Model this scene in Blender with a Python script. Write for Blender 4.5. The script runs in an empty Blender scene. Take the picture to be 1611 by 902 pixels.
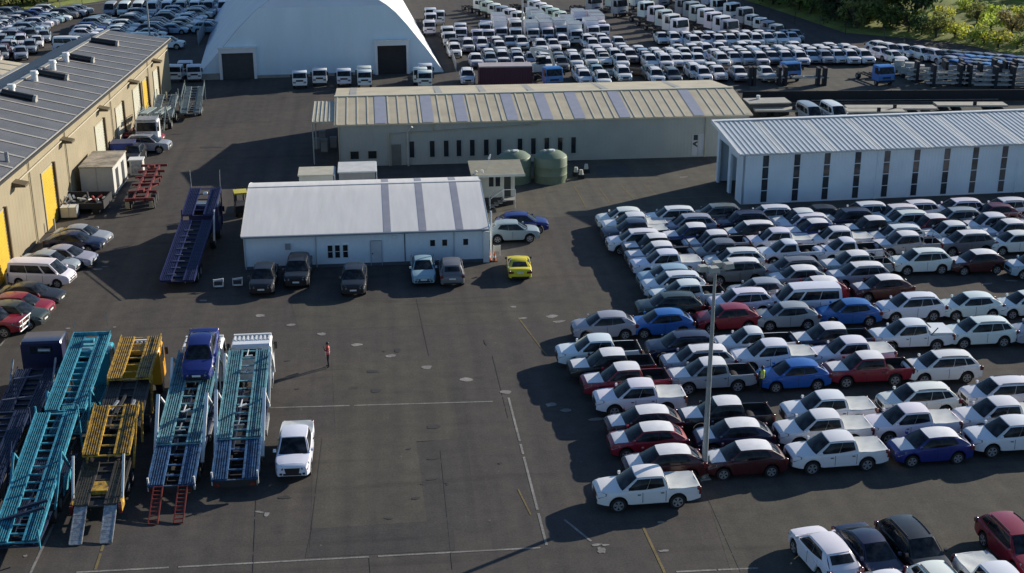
import bpy, bmesh, math, random
from mathutils import Vector, Matrix
R = math.radians
rnd = random.Random(7)
SC = bpy.context.scene
COL = SC.collection

# ------------------------------------------------------------------ camera
F_PX, PITCH, YAW, CAM_H = 2100.0, R(20.4004), R(6.1), 34.207
cam_d = bpy.data.cameras.new('camera')
cam_d.sensor_width = 36.0
cam_d.lens = F_PX / 1611.0 * 36.0
cam_d.clip_end = 3000.0
cam = bpy.data.objects.new('camera', cam_d)
COL.objects.link(cam)
cam.location = (0, 0, CAM_H)
cam.rotation_euler = (R(90) - PITCH, 0, -YAW)
SC.camera = cam

# ------------------------------------------------------------------ light
SUN_EL, SUN_AZ = R(18.5), R(30.6)           # azimuth counter-clockwise from +X
wd = bpy.data.worlds.new('World')
SC.world = wd
wd.use_nodes = True
nt = wd.node_tree
sky = nt.nodes.new('ShaderNodeTexSky')
sky.sky_type = 'NISHITA'
sky.sun_disc = False
sky.sun_elevation = SUN_EL
sky.sun_rotation = R(90) - SUN_AZ
sky.air_density = 1.0
sky.dust_density = 0.3
sky.ozone_density = 4.0
nt.links.new(sky.outputs[0], nt.nodes['Background'].inputs[0])
nt.nodes['Background'].inputs[1].default_value = 0.09
sun_d = bpy.data.lights.new('sun', 'SUN')
sun_d.energy = 5.0
sun_d.angle = R(0.5)
sun_d.color = (1.0, 0.92, 0.79)
sun = bpy.data.objects.new('sun', sun_d)
COL.objects.link(sun)
sun.location = (60, 40, 60)
sun.rotation_euler = Vector((-math.cos(SUN_AZ) * math.cos(SUN_EL), -math.sin(SUN_AZ) * math.cos(SUN_EL),
                             -math.sin(SUN_EL))).to_track_quat('-Z', 'Y').to_euler()
SC.view_settings.view_transform = 'Standard'
SC.view_settings.look = 'None'
SC.view_settings.exposure = 0.52
SC.view_settings.gamma = 1.0
SC.view_settings.use_curve_mapping = False

# ------------------------------------------------------------------ survey helpers (photo measurements -> metres)
def sight(px, py):
    u, v = (px - 805.5) / F_PX, (py - 451.0) / F_PX
    fw = math.cos(PITCH) - v * math.sin(PITCH)
    dz = -(math.sin(PITCH) + v * math.cos(PITCH))
    return (fw * math.sin(YAW) + u * math.cos(YAW), fw * math.cos(YAW) - u * math.sin(YAW), dz)
def g(px, py, z=0.0):
    d = sight(px, py); t = (z - CAM_H) / d[2]
    return Vector((d[0] * t, d[1] * t, z))
def wall_pt(px, py, A, B):
    """(distance along the wall from A, height) of a point seen on the vertical plane through A and B"""
    d = sight(px, py); ux, uy = B[0] - A[0], B[1] - A[1]; L = math.hypot(ux, uy); ux /= L; uy /= L
    nx, ny = -uy, ux
    t = (A[0] * nx + A[1] * ny) / (d[0] * nx + d[1] * ny)
    return ((d[0] * t - A[0]) * ux + (d[1] * t - A[1]) * uy, CAM_H + d[2] * t)

# ------------------------------------------------------------------ materials
def nodes(m):
    m.use_nodes = True
    n = m.node_tree.nodes
    return m.node_tree, n, m.node_tree.links, n['Principled BSDF']
def M(name, rgb, rough=.55, var=.18, scale=1.2, metal=0.0, coat=0.0, bump=0.0, fine=0.0, stretch=None, spec=None):
    """plain procedural surface: base colour broken up by soft dirt noise"""
    m = bpy.data.materials.new(name); t, n, l, p = nodes(m)
    p.inputs['Roughness'].default_value = rough; p.inputs['Metallic'].default_value = metal
    p.inputs['Coat Weight'].default_value = coat; p.inputs['Coat Roughness'].default_value = .2
    if spec is not None: p.inputs['Specular IOR Level'].default_value = spec
    tc = n.new('ShaderNodeTexCoord'); mp = n.new('ShaderNodeMapping')
    l.new(tc.outputs['Object'], mp.inputs[0])
    if stretch: mp.inputs['Scale'].default_value = stretch
    nz = n.new('ShaderNodeTexNoise'); nz.inputs['Scale'].default_value = scale; nz.inputs['Detail'].default_value = 6
    nz.inputs['Roughness'].default_value = .62
    l.new(mp.outputs[0], nz.inputs['Vector'])
    cr = n.new('ShaderNodeValToRGB')
    cr.color_ramp.elements[0].position = .28; cr.color_ramp.elements[1].position = .72
    d = tuple(c * (1 - var) for c in rgb); u = tuple(min(1, c * (1 + var * .55)) for c in rgb)
    cr.color_ramp.elements[0].color = (*d, 1); cr.color_ramp.elements[1].color = (*u, 1)
    l.new(nz.outputs['Fac'], cr.inputs[0]); l.new(cr.outputs[0], p.inputs['Base Color'])
    if bump:
        b = n.new('ShaderNodeBump'); b.inputs['Strength'].default_value = bump; b.inputs['Distance'].default_value = .03
        l.new(nz.outputs['Fac'], b.inputs['Height']); l.new(b.outputs[0], p.inputs['Normal'])
    return m
def paint_mat():
    """vehicle paint: the colour is the object's own colour, with a thin uneven film of dust"""
    m = bpy.data.materials.new('vehicle_paint'); t, n, l, p = nodes(m)
    oi = n.new('ShaderNodeObjectInfo'); tc = n.new('ShaderNodeTexCoord')
    nz = n.new('ShaderNodeTexNoise'); nz.inputs['Scale'].default_value = 2.2; nz.inputs['Detail'].default_value = 5
    l.new(tc.outputs['Object'], nz.inputs['Vector'])
    mr = n.new('ShaderNodeMapRange'); mr.inputs[1].default_value = .35; mr.inputs[2].default_value = .8
    mr.inputs[3].default_value = 0; mr.inputs[4].default_value = .045
    l.new(nz.outputs['Fac'], mr.inputs[0])
    mx = n.new('ShaderNodeMixRGB'); mx.inputs[2].default_value = (.20, .20, .20, 1)
    l.new(mr.outputs[0], mx.inputs[0]); l.new(oi.outputs['Color'], mx.inputs[1]); l.new(mx.outputs[0], p.inputs['Base Color'])
    p.inputs['Roughness'].default_value = .38; p.inputs['Coat Weight'].default_value = .35
    p.inputs['Coat Roughness'].default_value = .08
    return m
def tinted(name, rough=.6, var=.25, scale=2.0):
    """matte surface whose colour is the object's own colour"""
    m = bpy.data.materials.new(name); t, n, l, p = nodes(m)
    oi = n.new('ShaderNodeObjectInfo'); tc = n.new('ShaderNodeTexCoord')
    nz = n.new('ShaderNodeTexNoise'); nz.inputs['Scale'].default_value = scale; nz.inputs['Detail'].default_value = 6
    l.new(tc.outputs['Object'], nz.inputs['Vector'])
    mr = n.new('ShaderNodeMapRange'); mr.inputs[1].default_value = .3; mr.inputs[2].default_value = .72
    mr.inputs[3].default_value = 1 - var; mr.inputs[4].default_value = 1 + var * .5
    l.new(nz.outputs['Fac'], mr.inputs[0])
    vm = n.new('ShaderNodeVectorMath'); vm.operation = 'SCALE'
    l.new(oi.outputs['Color'], vm.inputs[0]); l.new(mr.outputs[0], vm.inputs['Scale']); l.new(vm.outputs[0], p.inputs['Base Color'])
    p.inputs['Roughness'].default_value = rough
    return m
def glass_mat():
    m = bpy.data.materials.new('dark_glass'); t, n, l, p = nodes(m)
    p.inputs['Base Color'].default_value = (.012, .016, .02, 1); p.inputs['Roughness'].default_value = .06
    p.inputs['IOR'].default_value = 1.45; p.inputs['Specular IOR Level'].default_value = .28
    tc = n.new('ShaderNodeTexCoord'); nz = n.new('ShaderNodeTexNoise'); nz.inputs['Scale'].default_value = 3.0
    l.new(tc.outputs['Object'], nz.inputs['Vector'])
    cr = n.new('ShaderNodeValToRGB'); cr.color_ramp.elements[0].color = (.006, .008, .011, 1)
    cr.color_ramp.elements[0].position = .35; cr.color_ramp.elements[1].position = .75
    cr.color_ramp.elements[1].color = (.035, .042, .05, 1)
    l.new(nz.outputs['Fac'], cr.inputs[0]); l.new(cr.outputs[0], p.inputs['Base Color'])
    return m
def ribbed(name, rgb, axis, pitch, depth=.35, rough=.5, var=.2, rib=(1.12, .78), stain=.5, scale=.5):
    """profiled sheet metal: ribs every `pitch` metres along an object axis as bump, plus streaky weathering"""
    m = bpy.data.materials.new(name); t, n, l, p = nodes(m)
    p.inputs['Roughness'].default_value = rough
    tc = n.new('ShaderNodeTexCoord'); sx = n.new('ShaderNodeSeparateXYZ'); l.new(tc.outputs['Object'], sx.inputs[0])
    mu = n.new('ShaderNodeMath'); mu.operation = 'MULTIPLY'; mu.inputs[1].default_value = 2 * math.pi / pitch
    l.new(sx.outputs['XYZ'.index(axis)], mu.inputs[0])
    sn = n.new('ShaderNodeMath'); sn.operation = 'SINE'; l.new(mu.outputs[0], sn.inputs[0])
    mr = n.new('ShaderNodeMapRange'); mr.inputs[1].default_value = .2; mr.inputs[2].default_value = 1
    mr.inputs[3].default_value = 0; mr.inputs[4].default_value = 1
    l.new(sn.outputs[0], mr.inputs[0])
    b = n.new('ShaderNodeBump'); b.inputs['Strength'].default_value = depth; b.inputs['Distance'].default_value = .05
    l.new(mr.outputs[0], b.inputs['Height']); l.new(b.outputs[0], p.inputs['Normal'])
    nz = n.new('ShaderNodeTexNoise'); nz.inputs['Scale'].default_value = scale; nz.inputs['Detail'].default_value = 7
    l.new(tc.outputs['Object'], nz.inputs['Vector'])
    cr = n.new('ShaderNodeValToRGB'); cr.color_ramp.elements[0].position = .3; cr.color_ramp.elements[1].position = .7
    cr.color_ramp.elements[0].color = (*[c * (1 - var) for c in rgb], 1); cr.color_ramp.elements[1].color = (*[min(1, c * (1 + var * .5)) for c in rgb], 1)
    l.new(nz.outputs['Fac'], cr.inputs[0]); l.new(cr.outputs[0], p.inputs['Base Color'])
    return m
def asphalt_mat(name, rgb, warm, scale=.06, speck=.25):
    m = bpy.data.materials.new(name); t, n, l, p = nodes(m)
    p.inputs['Roughness'].default_value = .93; p.inputs['Specular IOR Level'].default_value = .18
    tc = n.new('ShaderNodeTexCoord')
    def noise(s, det=6, ro=.6):
        z = n.new('ShaderNodeTexNoise'); z.inputs['Scale'].default_value = s; z.inputs['Detail'].default_value = det
        z.inputs['Roughness'].default_value = ro; l.new(tc.outputs['Object'], z.inputs['Vector']); return z
    def ramp(src, a, b, c0, c1):
        r = n.new('ShaderNodeValToRGB'); r.color_ramp.elements[0].position = a; r.color_ramp.elements[1].position = b
        r.color_ramp.elements[0].color = c0; r.color_ramp.elements[1].color = c1; l.new(src, r.inputs[0]); return r
    def mix(kind, fac, a, b):
        x = n.new('ShaderNodeMixRGB'); x.blend_type = kind
        if isinstance(fac, float): x.inputs[0].default_value = fac
        else: l.new(fac, x.inputs[0])
        l.new(a, x.inputs[1])
        if isinstance(b, tuple): x.inputs[2].default_value = b
        else: l.new(b, x.inputs[2])
        return x
    big = noise(scale, 8, .65)
    base = ramp(big.outputs['Fac'], .36, .64, (*rgb, 1), (*warm, 1))
    mid = noise(.9, 8, .7)
    v1 = ramp(mid.outputs['Fac'], .3, .7, (.78, .78, .80, 1), (1.14, 1.13, 1.1, 1))
    c = mix('MULTIPLY', 1.0, base.outputs[0], v1.outputs[0])
    fn = noise(9.0, 3, .8)
    v2 = ramp(fn.outputs['Fac'], .3, .7, (1 - speck, 1 - speck, 1 - speck, 1), (1 + speck, 1 + speck, 1 + speck, 1))
    c = mix('MULTIPLY', 1.0, c.outputs[0], v2.outputs[0])
    sm = n.new('ShaderNodeMapping'); sm.inputs['Scale'].default_value = (.9, .035, 1); l.new(tc.outputs['Object'], sm.inputs[0])   # long traffic-worn lanes
    sn = n.new('ShaderNodeTexNoise'); sn.inputs['Scale'].default_value = 1.0; sn.inputs['Detail'].default_value = 4; l.new(sm.outputs[0], sn.inputs['Vector'])
    v3 = ramp(sn.outputs['Fac'], .35, .65, (.86, .86, .88, 1), (1.10, 1.09, 1.06, 1))
    c = mix('MULTIPLY', 1.0, c.outputs[0], v3.outputs[0])
    sq = n.new('ShaderNodeMapping'); sq.inputs['Scale'].default_value = (.03, .5, 1); sq.inputs['Rotation'].default_value = (0, 0, .25); l.new(tc.outputs['Object'], sq.inputs[0])
    sk = n.new('ShaderNodeTexNoise'); sk.inputs['Scale'].default_value = 1.6; sk.inputs['Detail'].default_value = 3; l.new(sq.outputs[0], sk.inputs['Vector'])
    v4 = ramp(sk.outputs['Fac'], .60, .68, (1, 1, 1, 1), (.84, .84, .85, 1))                     # faint turning tyre marks
    c = mix('MULTIPLY', 1.0, c.outputs[0], v4.outputs[0])
    oil = noise(.42, 5, .55)                                   # old oil drips
    o = ramp(oil.outputs['Fac'], .66, .75, (0, 0, 0, 1), (1, 1, 1, 1))
    of = n.new('ShaderNodeMath'); of.operation = 'MULTIPLY'; of.inputs[1].default_value = .45; l.new(o.outputs[0], of.inputs[0])
    c = mix('MIX', of.outputs[0], c.outputs[0], (.028, .026, .026, 1))
    sp = noise(2.6, 2, .5)                                     # crumbs of pale grit
    s = ramp(sp.outputs['Fac'], .735, .78, (0, 0, 0, 1), (1, 1, 1, 1))
    sf = n.new('ShaderNodeMath'); sf.operation = 'MULTIPLY'; sf.inputs[1].default_value = .35; l.new(s.outputs[0], sf.inputs[0])
    c = mix('MIX', sf.outputs[0], c.outputs[0], (.22, .20, .18, 1))
    l.new(c.outputs[0], p.inputs['Base Color'])
    b = n.new('ShaderNodeBump'); b.inputs['Strength'].default_value = .25; b.inputs['Distance'].default_value = .02
    l.new(fn.outputs['Fac'], b.inputs['Height']); l.new(b.outputs[0], p.inputs['Normal'])
    return m
def leaf_mat():
    m = bpy.data.materials.new('foliage'); t, n, l, p = nodes(m)
    oi = n.new('ShaderNodeObjectInfo'); tc = n.new('ShaderNodeTexCoord')
    nz = n.new('ShaderNodeTexNoise'); nz.inputs['Scale'].default_value = 1.1; nz.inputs['Detail'].default_value = 5
    l.new(tc.outputs['Object'], nz.inputs['Vector'])
    mr = n.new('ShaderNodeMapRange'); mr.inputs[1].default_value = .3; mr.inputs[2].default_value = .7
    mr.inputs[3].default_value = .6; mr.inputs[4].default_value = 1.6
    l.new(nz.outputs['Fac'], mr.inputs[0])
    vm = n.new('ShaderNodeVectorMath'); vm.operation = 'SCALE'
    l.new(oi.outputs['Color'], vm.inputs[0]); l.new(mr.outputs[0], vm.inputs['Scale']); l.new(vm.outputs[0], p.inputs['Base Color'])
    p.inputs['Roughness'].default_value = .7
    tr = n.new('ShaderNodeBsdfTranslucent'); l.new(vm.outputs[0], tr.inputs[0])
    ms = n.new('ShaderNodeMixShader'); ms.inputs[0].default_value = .5
    l.new(p.outputs[0], ms.inputs[1]); l.new(tr.outputs[0], ms.inputs[2]); l.new(ms.outputs[0], n['Material Output'].inputs[0])
    return m

PAINT = paint_mat(); GLASS = glass_mat(); LEAF = leaf_mat()
TINT = tinted('painted_steel', .5, .3, 1.6)
TYRE = M('tyre_rubber', (.018, .018, .019), .85, .3, 4)
RIM = M('alloy_rim', (.42, .43, .45), .35, .2, 6, metal=.5)
STEELRIM = M('steel_rim', (.20, .20, .21), .5, .3, 6)
DARK = M('black_plastic', (.014, .014, .016), .55, .3, 3)
UNDER = M('underbody', (.01, .01, .011), .9, .2, 3)
FILM = M('white_film', (.76, .75, .76), .42, .10, 2.5, bump=.15)
LAMP = M('lamp_lens', (.22, .24, .27), .12, .5, 9, coat=.6)
REDLENS = M('red_lens', (.13, .012, .014), .22, .3, 7, coat=1.0)
PLATE = M('number_plate', (.7, .7, .66), .5, .2, 12)
LINER = M('tray_liner', (.022, .023, .025), .8, .35, 4)
TRAYFILM = M('tray_sheet', (.56, .58, .57), .6, .16, 2.0, bump=.3)
WHITE = M('white_steel', (.72, .73, .72), .5, .15, 1.5)
GREYST = M('galvanised_steel', (.36, .38, .40), .45, .25, 2.5, metal=.3)
CHASSIS = M('chassis_black', (.02, .02, .022), .7, .35, 2)

# ------------------------------------------------------------------ object helpers
def mk(name, verts, faces, mats, mi=None, smooth=None, parent=None, loc=None):
    me = bpy.data.meshes.new(name)
    me.from_pydata([tuple(v) for v in verts], [], faces)
    for m in (mats if isinstance(mats, (list, tuple)) else [mats]): me.materials.append(m)
    if mi: me.polygons.foreach_set('material_index', mi)
    me.validate()
    if smooth:
        me.polygons.foreach_set('use_smooth', [True] * len(me.polygons)); me.set_sharp_from_angle(angle=R(smooth))
    me.update()
    o = bpy.data.objects.new(name, me); COL.objects.link(o)
    if parent: o.parent = parent
    if loc is not None: o.location = loc
    return o
def tag(o, label=None, cat=None, group=None, kind=None):
    if label: o['label'] = label
    if cat: o['category'] = cat
    if group: o['group'] = group
    if kind: o['kind'] = kind
    return o
def empty(name, loc=(0, 0, 0), rz=0.0):
    o = bpy.data.objects.new(name, None); COL.objects.link(o)
    o.location = loc; o.rotation_euler = (0, 0, rz); o.empty_display_size = .3
    return o
class MB:
    """collects boxes, bars, tubes and sheets, then links them as ONE mesh object"""
    def __init__(s): s.v, s.f, s.m = [], [], []
    def add(s, v, f, mi=0):
        k = len(s.v); s.v += [tuple(p) for p in v]; s.f += [tuple(i + k for i in q) for q in f]; s.m += [mi] * len(f); return s
    def box(s, x0, x1, y0, y1, z0, z1, mi=0):
        v = [(x, y, z) for z in (z0, z1) for y in (y0, y1) for x in (x0, x1)]
        return s.add(v, [(0, 2, 3, 1), (4, 5, 7, 6), (0, 1, 5, 4), (2, 6, 7, 3), (0, 4, 6, 2), (1, 3, 7, 5)], mi)
    def bar(s, a, b, w=.1, h=None, mi=0, up=(0, 0, 1)):
        a, b = Vector(a), Vector(b); h = h or w; d = (b - a).normalized(); u = Vector(up)
        if abs(d.dot(u)) > .98: u = Vector((1, 0, 0))
        x = d.cross(u).normalized(); y = x.cross(d).normalized(); v = []
        for p in (a, b):
            for i, j in ((-1, -1), (1, -1), (1, 1), (-1, 1)): v.append(p + x * w / 2 * i + y * h / 2 * j)
        return s.add(v, [(0, 1, 2, 3), (7, 6, 5, 4), (0, 4, 5, 1), (1, 5, 6, 2), (2, 6, 7, 3), (3, 7, 4, 0)], mi)
    def tube(s, a, b, r0, r1=None, n=10, mi=0, caps=True):
        a, b = Vector(a), Vector(b); r1 = r0 if r1 is None else r1; d = (b - a).normalized()
        u = Vector((0, 0, 1)) if abs(d.z) < .95 else Vector((1, 0, 0)); x = d.cross(u).normalized(); y = x.cross(d).normalized()
        v = []
        for p, r in ((a, r0), (b, r1)):
            for i in range(n):
                t = 2 * math.pi * i / n; v.append(p + x * r * math.cos(t) + y * r * math.sin(t))
        f = [(i, (i + 1) % n, n + (i + 1) % n, n + i) for i in range(n)]
        if caps: f += [tuple(range(n - 1, -1, -1)), tuple(range(n, 2 * n))]
        return s.add(v, f, mi)
    def lathe(s, prof, n=24, c=(0, 0), mi=0):
        v = []
        for r, z in prof:
            for i in range(n):
                t = 2 * math.pi * i / n; v.append((c[0] + r * math.cos(t), c[1] + r * math.sin(t), z))
        f = []
        for k in range(len(prof) - 1):
            for i in range(n): f.append((k * n + i, k * n + (i + 1) % n, (k + 1) * n + (i + 1) % n, (k + 1) * n + i))
        f.append(tuple(range(n - 1, -1, -1))); f.append(tuple(range((len(prof) - 1) * n, len(prof) * n)))
        return s.add(v, f, mi)
    def quad(s, a, b, c, d, mi=0): return s.add([a, b, c, d], [(0, 1, 2, 3)], mi)
    def prism(s, poly, axis, a0, a1, mi=0):
        """closed outline in the two other axes, extruded along `axis`"""
        n = len(poly); v = []
        for a in (a0, a1):
            for p in poly: v.append({'x': (a, p[0], p[1]), 'y': (p[0], a, p[1]), 'z': (p[0], p[1], a)}[axis])
        return s.add(v, [(i, (i + 1) % n, n + (i + 1) % n, n + i) for i in range(n)] + [tuple(range(n - 1, -1, -1)), tuple(range(n, 2 * n))], mi)
    def build(s, name, mats, parent=None, smooth=None, loc=None, color=None):
        o = mk(name, s.v, s.f, mats, s.m, smooth, parent, loc)
        bm = bmesh.new(); bm.from_mesh(o.data); bmesh.ops.recalc_face_normals(bm, faces=bm.faces); bm.to_mesh(o.data); bm.free()
        if color: o.color = (*color, 1)
        return o
def children(o): return [c for c in COL.objects if c.parent == o]
def catalog(o):
    """the parts and sub-parts of a thing, so that it can be copied without searching the scene again"""
    return (o, [catalog(c) for c in o.children])
def copy_tree(cat, parent=None, color=None, skip=()):
    o, kids = cat
    c = o.copy(); COL.objects.link(c)
    if parent is not None: c.parent = parent
    for k in kids:
        if k[0].name.split('.')[0] in skip: continue
        copy_tree(k, c)
    return c
ORD = ['', 'first', 'second', 'third', 'fourth', 'fifth', 'sixth', 'seventh', 'eighth', 'ninth', 'tenth', 'eleventh', 'twelfth',
       'thirteenth', 'fourteenth', 'fifteenth', 'sixteenth', 'seventeenth', 'eighteenth', 'nineteenth', 'twentieth',
       'twenty-first', 'twenty-second', 'twenty-third', 'twenty-fourth', 'twenty-fifth', 'twenty-sixth', 'twenty-seventh', 'twenty-eighth']
# ================================================================== ground
ASPH = asphalt_mat('asphalt', (.070, .065, .062), (.086, .077, .068))
ASPH_B = asphalt_mat('asphalt_brown', (.077, .072, .062), (.090, .083, .070), .12)
ASPH_D = asphalt_mat('asphalt_dark', (.064, .060, .059), (.076, .070, .065), .10)
CONC = asphalt_mat('worn_concrete', (.092, .087, .074), (.108, .100, .084), .10, .18)
LINEW = asphalt_mat('worn_white_paint', (.17, .165, .155), (.27, .26, .245), .5, .35)
LINEY = asphalt_mat('worn_yellow_paint', (.15, .12, .06), (.20, .155, .075), .5, .3)
SEAM = M('tar_seam', (.042, .039, .038), .8, .3, 3)
PALE = asphalt_mat('dried_spill', (.19, .18, .172), (.29, .28, .265), .8, .3)
def sheet(name, pts, mat, z, px=True):
    v = [g(*p) for p in pts] if px else [Vector((p[0], p[1], 0)) for p in pts]
    o = mk(name, [(p.x, p.y, z) for p in v], [tuple(range(len(v)))], mat)
    if o.data.polygons[0].normal.z < 0: o.data.flip_normals()
    return tag(o, kind='structure')
sheet('ground', [(-900, -300), (900, -300), (900, 1500), (-900, 1500)], ASPH, 0, False)
sheet('asphalt_patch', [(458, 476), (1010, 455), (1000, 500), (470, 520)], ASPH_B, .004)
sheet('asphalt_patch', [(522, 572), (706, 566), (722, 690), (655, 696), (672, 824), (489, 832), (492, 690), (528, 690)], ASPH_B, .004)
sheet('asphalt_patch', [(655, 695), (735, 690), (752, 840), (672, 824)], ASPH_D, .004)
sheet('asphalt_patch', [(490, 832), (712, 818), (716, 866), (480, 878)], ASPH_D, .008)
sheet('asphalt_patch', [(1110, 775), (1611, 735), (1611, 900), (1150, 900)], ASPH_B, .004)
sheet('concrete_apron', [(826, 262), (1126, 236), (1180, 330), (700, 348), (740, 300)], CONC, .004)
sheet('concrete_apron', [(1180, 122), (1400, 96), (1611, 128), (1611, 190), (1180, 190)], CONC, .004)
sheet('concrete_apron', [(330, 205), (480, 170), (500, 150), (640, 128), (480, 136), (330, 150), (240, 250)], ASPH_D, .004)
def lines(name, segs, w, mat, z=.012):
    mb = MB()
    for a, b in segs:
        A, B = g(*a), g(*b); d = (B - A).normalized(); n = Vector((-d.y, d.x, 0)) * w / 2
        k = max(1, int((B - A).length / 1.5)); prev = None                     # broken up a little, like worn paint
        for i in range(k):
            p, q = A.lerp(B, i / k), A.lerp(B, (i + 1) / k - rnd.choice((0, 0, 0, .02)))
            mb.quad(*[(v.x, v.y, z) for v in (p - n, q - n, q + n, p + n)])
    o = mb.build(name, mat); return tag(o, kind='structure')
lines('painted_lines', [((425, 642), (775, 632)), ((800, 626), (860, 858)), ((120, 901), (850, 862)), ((48, 902), (110, 770)),
                        ((0, 545), (12, 528)), ((1064, 900), (1195, 894)), ((888, 818), (930, 852))], .13, LINEW)
lines('yellow_lines', [((150, 897), (200, 740)), ((1012, 830), (1046, 902))], .13, LINEY)
lines('faint_lines', [((815, 500), (862, 562)), ((903, 293), (923, 328)), ((943, 297), (960, 320)), ((977, 293), (1000, 316)),
                      ((1013, 290), (1034, 309)), ((962, 316), (1135, 309)), ((815, 770), (835, 810))], .09, LINEY)
lines('tar_seams', [((693, 708), (712, 896)), ((491, 830), (487, 862)), ((581, 878), (583, 902)), ((507, 690), (490, 832)),
                    ((775, 560), (800, 660)), ((1110, 775), (1165, 900)), ((406, 720), (398, 902)), ((675, 560), (655, 470)),
                    ((1000, 700), (1045, 760))], .035, SEAM, .014)
def blotches(name, spots, mat, z=.016):
    mb = MB()
    for px, py, a, b in spots:
        c = g(px, py); n = 11; th = rnd.uniform(-.3, .3); v = []
        for i in range(n):
            t = 2 * math.pi * i / n; r = rnd.uniform(.65, 1.15); x, y = a * r * math.cos(t), b * r * math.sin(t)
            v.append((c.x + x * math.cos(th) - y * math.sin(th), c.y + x * math.sin(th) + y * math.cos(th), z))
        mb.add(v, [tuple(range(n))])
    return tag(mb.build(name, mat), kind='structure')
blotches('pale_spill_marks', [(410, 497, .38, .3), (457, 512, .34, .3), (507, 526, .36, .33), (560, 543, .42, .3), (616, 560, .36, .3),
    (672, 578, .34, .3), (734, 597, .42, .34), (797, 617, .40, .3), (868, 498, .42, .3), (880, 506, .5, .2), (824, 501, .35, .15),
    (808, 483, .25, .2), (866, 637, .4, .3), (890, 646, .4, .25), (937, 660, .5, .2), (938, 858, .3, .12), (946, 866, .22, .3), (952, 858, .2, .1), (1046, 867, .3, .12),
    (1040, 822, .25, .1), (408, 806, .25, .1), (419, 810, .15, .3), (180, 515, .15, .12), (107, 517, .2, .12), (250, 240, .7, .25),
    (153, 424, .35, .2), (165, 420, .3, .12), (320, 473, .35, .2), (40, 875, .12, .1), (58, 857, .1, .1), (1030, 235, .5, .3), (1075, 279, .5, .2),
    (1553, 447, .5, .2), (1592, 442, .5, .15)], PALE)
OIL = M('oil_stain', (.034, .031, .030), .75, .35, 1.2)
blotches('oil_stains', [(448, 783, .35, .18), (655, 784, .3, .14), (680, 754, .45, .14), (681, 722, .4, .12), (702, 760, .15, .1), (643, 707, .15, .1),
    (787, 729, .14, .12), (612, 816, .25, .1), (665, 762, .12, .1), (592, 615, .4, .3), (586, 585, .5, .2), (625, 552, .25, .3), (605, 553, .12, .12),
    (704, 763, .1, .1), (452, 568, .2, .12), (764, 540, .1, .5), (468, 612, .2, .1), (683, 672, .5, .3), (330, 232, 1.2, .4), (278, 211, .7, .3)], OIL, .018)
BANK = M('grass', (.20, .235, .04), .95, .6, .30, bump=.8)
tag(mk('grass_bank', [g(*p) + Vector((0, 0, z)) for p, z in (((1160, -4), 0.02), ((1330, 52), 0.02), ((1500, 67), .02), ((1680, 105), .02))] +
       [Vector((200, 175, 1)), Vector((165, 250, 8)), Vector((115, 330, 12)), Vector((62, 330, 8))],
       [(0, 1, 6, 7), (1, 2, 5, 6), (2, 3, 4, 5)], BANK), kind='structure')
tag(mk('verge', [g(*p) + Vector((0, 0, .02)) for p in ((-60, 32), (0, 22), (120, 8), (215, -6))] +
       [Vector((-60, 340, 6)), Vector((-140, 330, 8))], [(0, 1, 5), (1, 2, 4, 5), (2, 3, 4)], BANK), kind='structure')

# ================================================================== buildings
TAN = ribbed('tan_cladding', (.295, .245, .155), 'X', .75, .35, .6, .12, scale=.35)
TANTRIM = M('cream_trim', (.40, .35, .24), .55, .15)
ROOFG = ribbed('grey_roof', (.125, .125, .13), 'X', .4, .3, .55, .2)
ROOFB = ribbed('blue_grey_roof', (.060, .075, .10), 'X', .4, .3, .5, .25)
STRIP = M('roof_light_sheet', (.36, .34, .30), .5, .2, 1.0)
CREAMROOF = ribbed('olive_roof', (.56, .475, .32), 'X', 1.0, .04, .5, .16, scale=.5)
CREAMROOF2 = M('roof_rib', (.60, .55, .41), .5, .12)
LILAC = M('translucent_roof_sheet', (.35, .35, .40), .45, .12, 1.5)
OLIVE = ribbed('olive_cladding', (.36, .37, .33), 'X', .35, .2, .6, .1)
YELLOW = M('yellow_door_paint', (.56, .38, .03), .5, .12)
DOORW = M('pale_door', (.48, .47, .38), .5, .1)
WINDARK = M('window_pane', (.022, .027, .032), .12, .4, 2)
INNER_SHADE = M('interior_shade', (.03, .03, .032), .9, .3)  # flat dark colour standing in for the shade inside an open doorway
WALLW = ribbed('white_cladding', (.68, .76, .82), 'X', .3, .18, .55, .09, scale=.4)
FABRIC = M('white_fabric', (.70, .72, .74), .6, .10, .25)
FABRIC2 = M('fabric_wall', (.64, .78, .86), .65, .10, .3, stretch=(1, 1, .25))
ROOFW = M('white_roof_sheet', (.74, .71, .67), .5, .10, .7, stretch=(3, .3, 1))
ROOFRIB = ribbed('ribbed_white_roof', (.48, .50, .50), 'X', .46, .9, .42, .10)
GREYSTRIP = M('grey_roof_strip', (.30, .30, .34), .5, .12)
CONCB = M('concrete', (.30, .29, .26), .8, .25)

def opening(mb_parent, name, x0, x1, z0, z1, mat, y=0.0, frame=None, fw=.07, child=None, d=.05):
    """a door or window set 5 cm proud of a wall that runs along local X and faces local -Y"""
    o = MB().box(x0, x1, y - d, y + .02, z0, z1).build(name, mat, mb_parent)
    if frame:
        m = MB()
        m.box(x0 - fw, x0, y - d - .03, y + .02, z0, z1 + fw); m.box(x1, x1 + fw, y - d - .03, y + .02, z0, z1 + fw)
        m.box(x0, x1, y - d - .03, y + .02, z1, z1 + fw)
        m.build('frame', frame, o)
    return o

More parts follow.
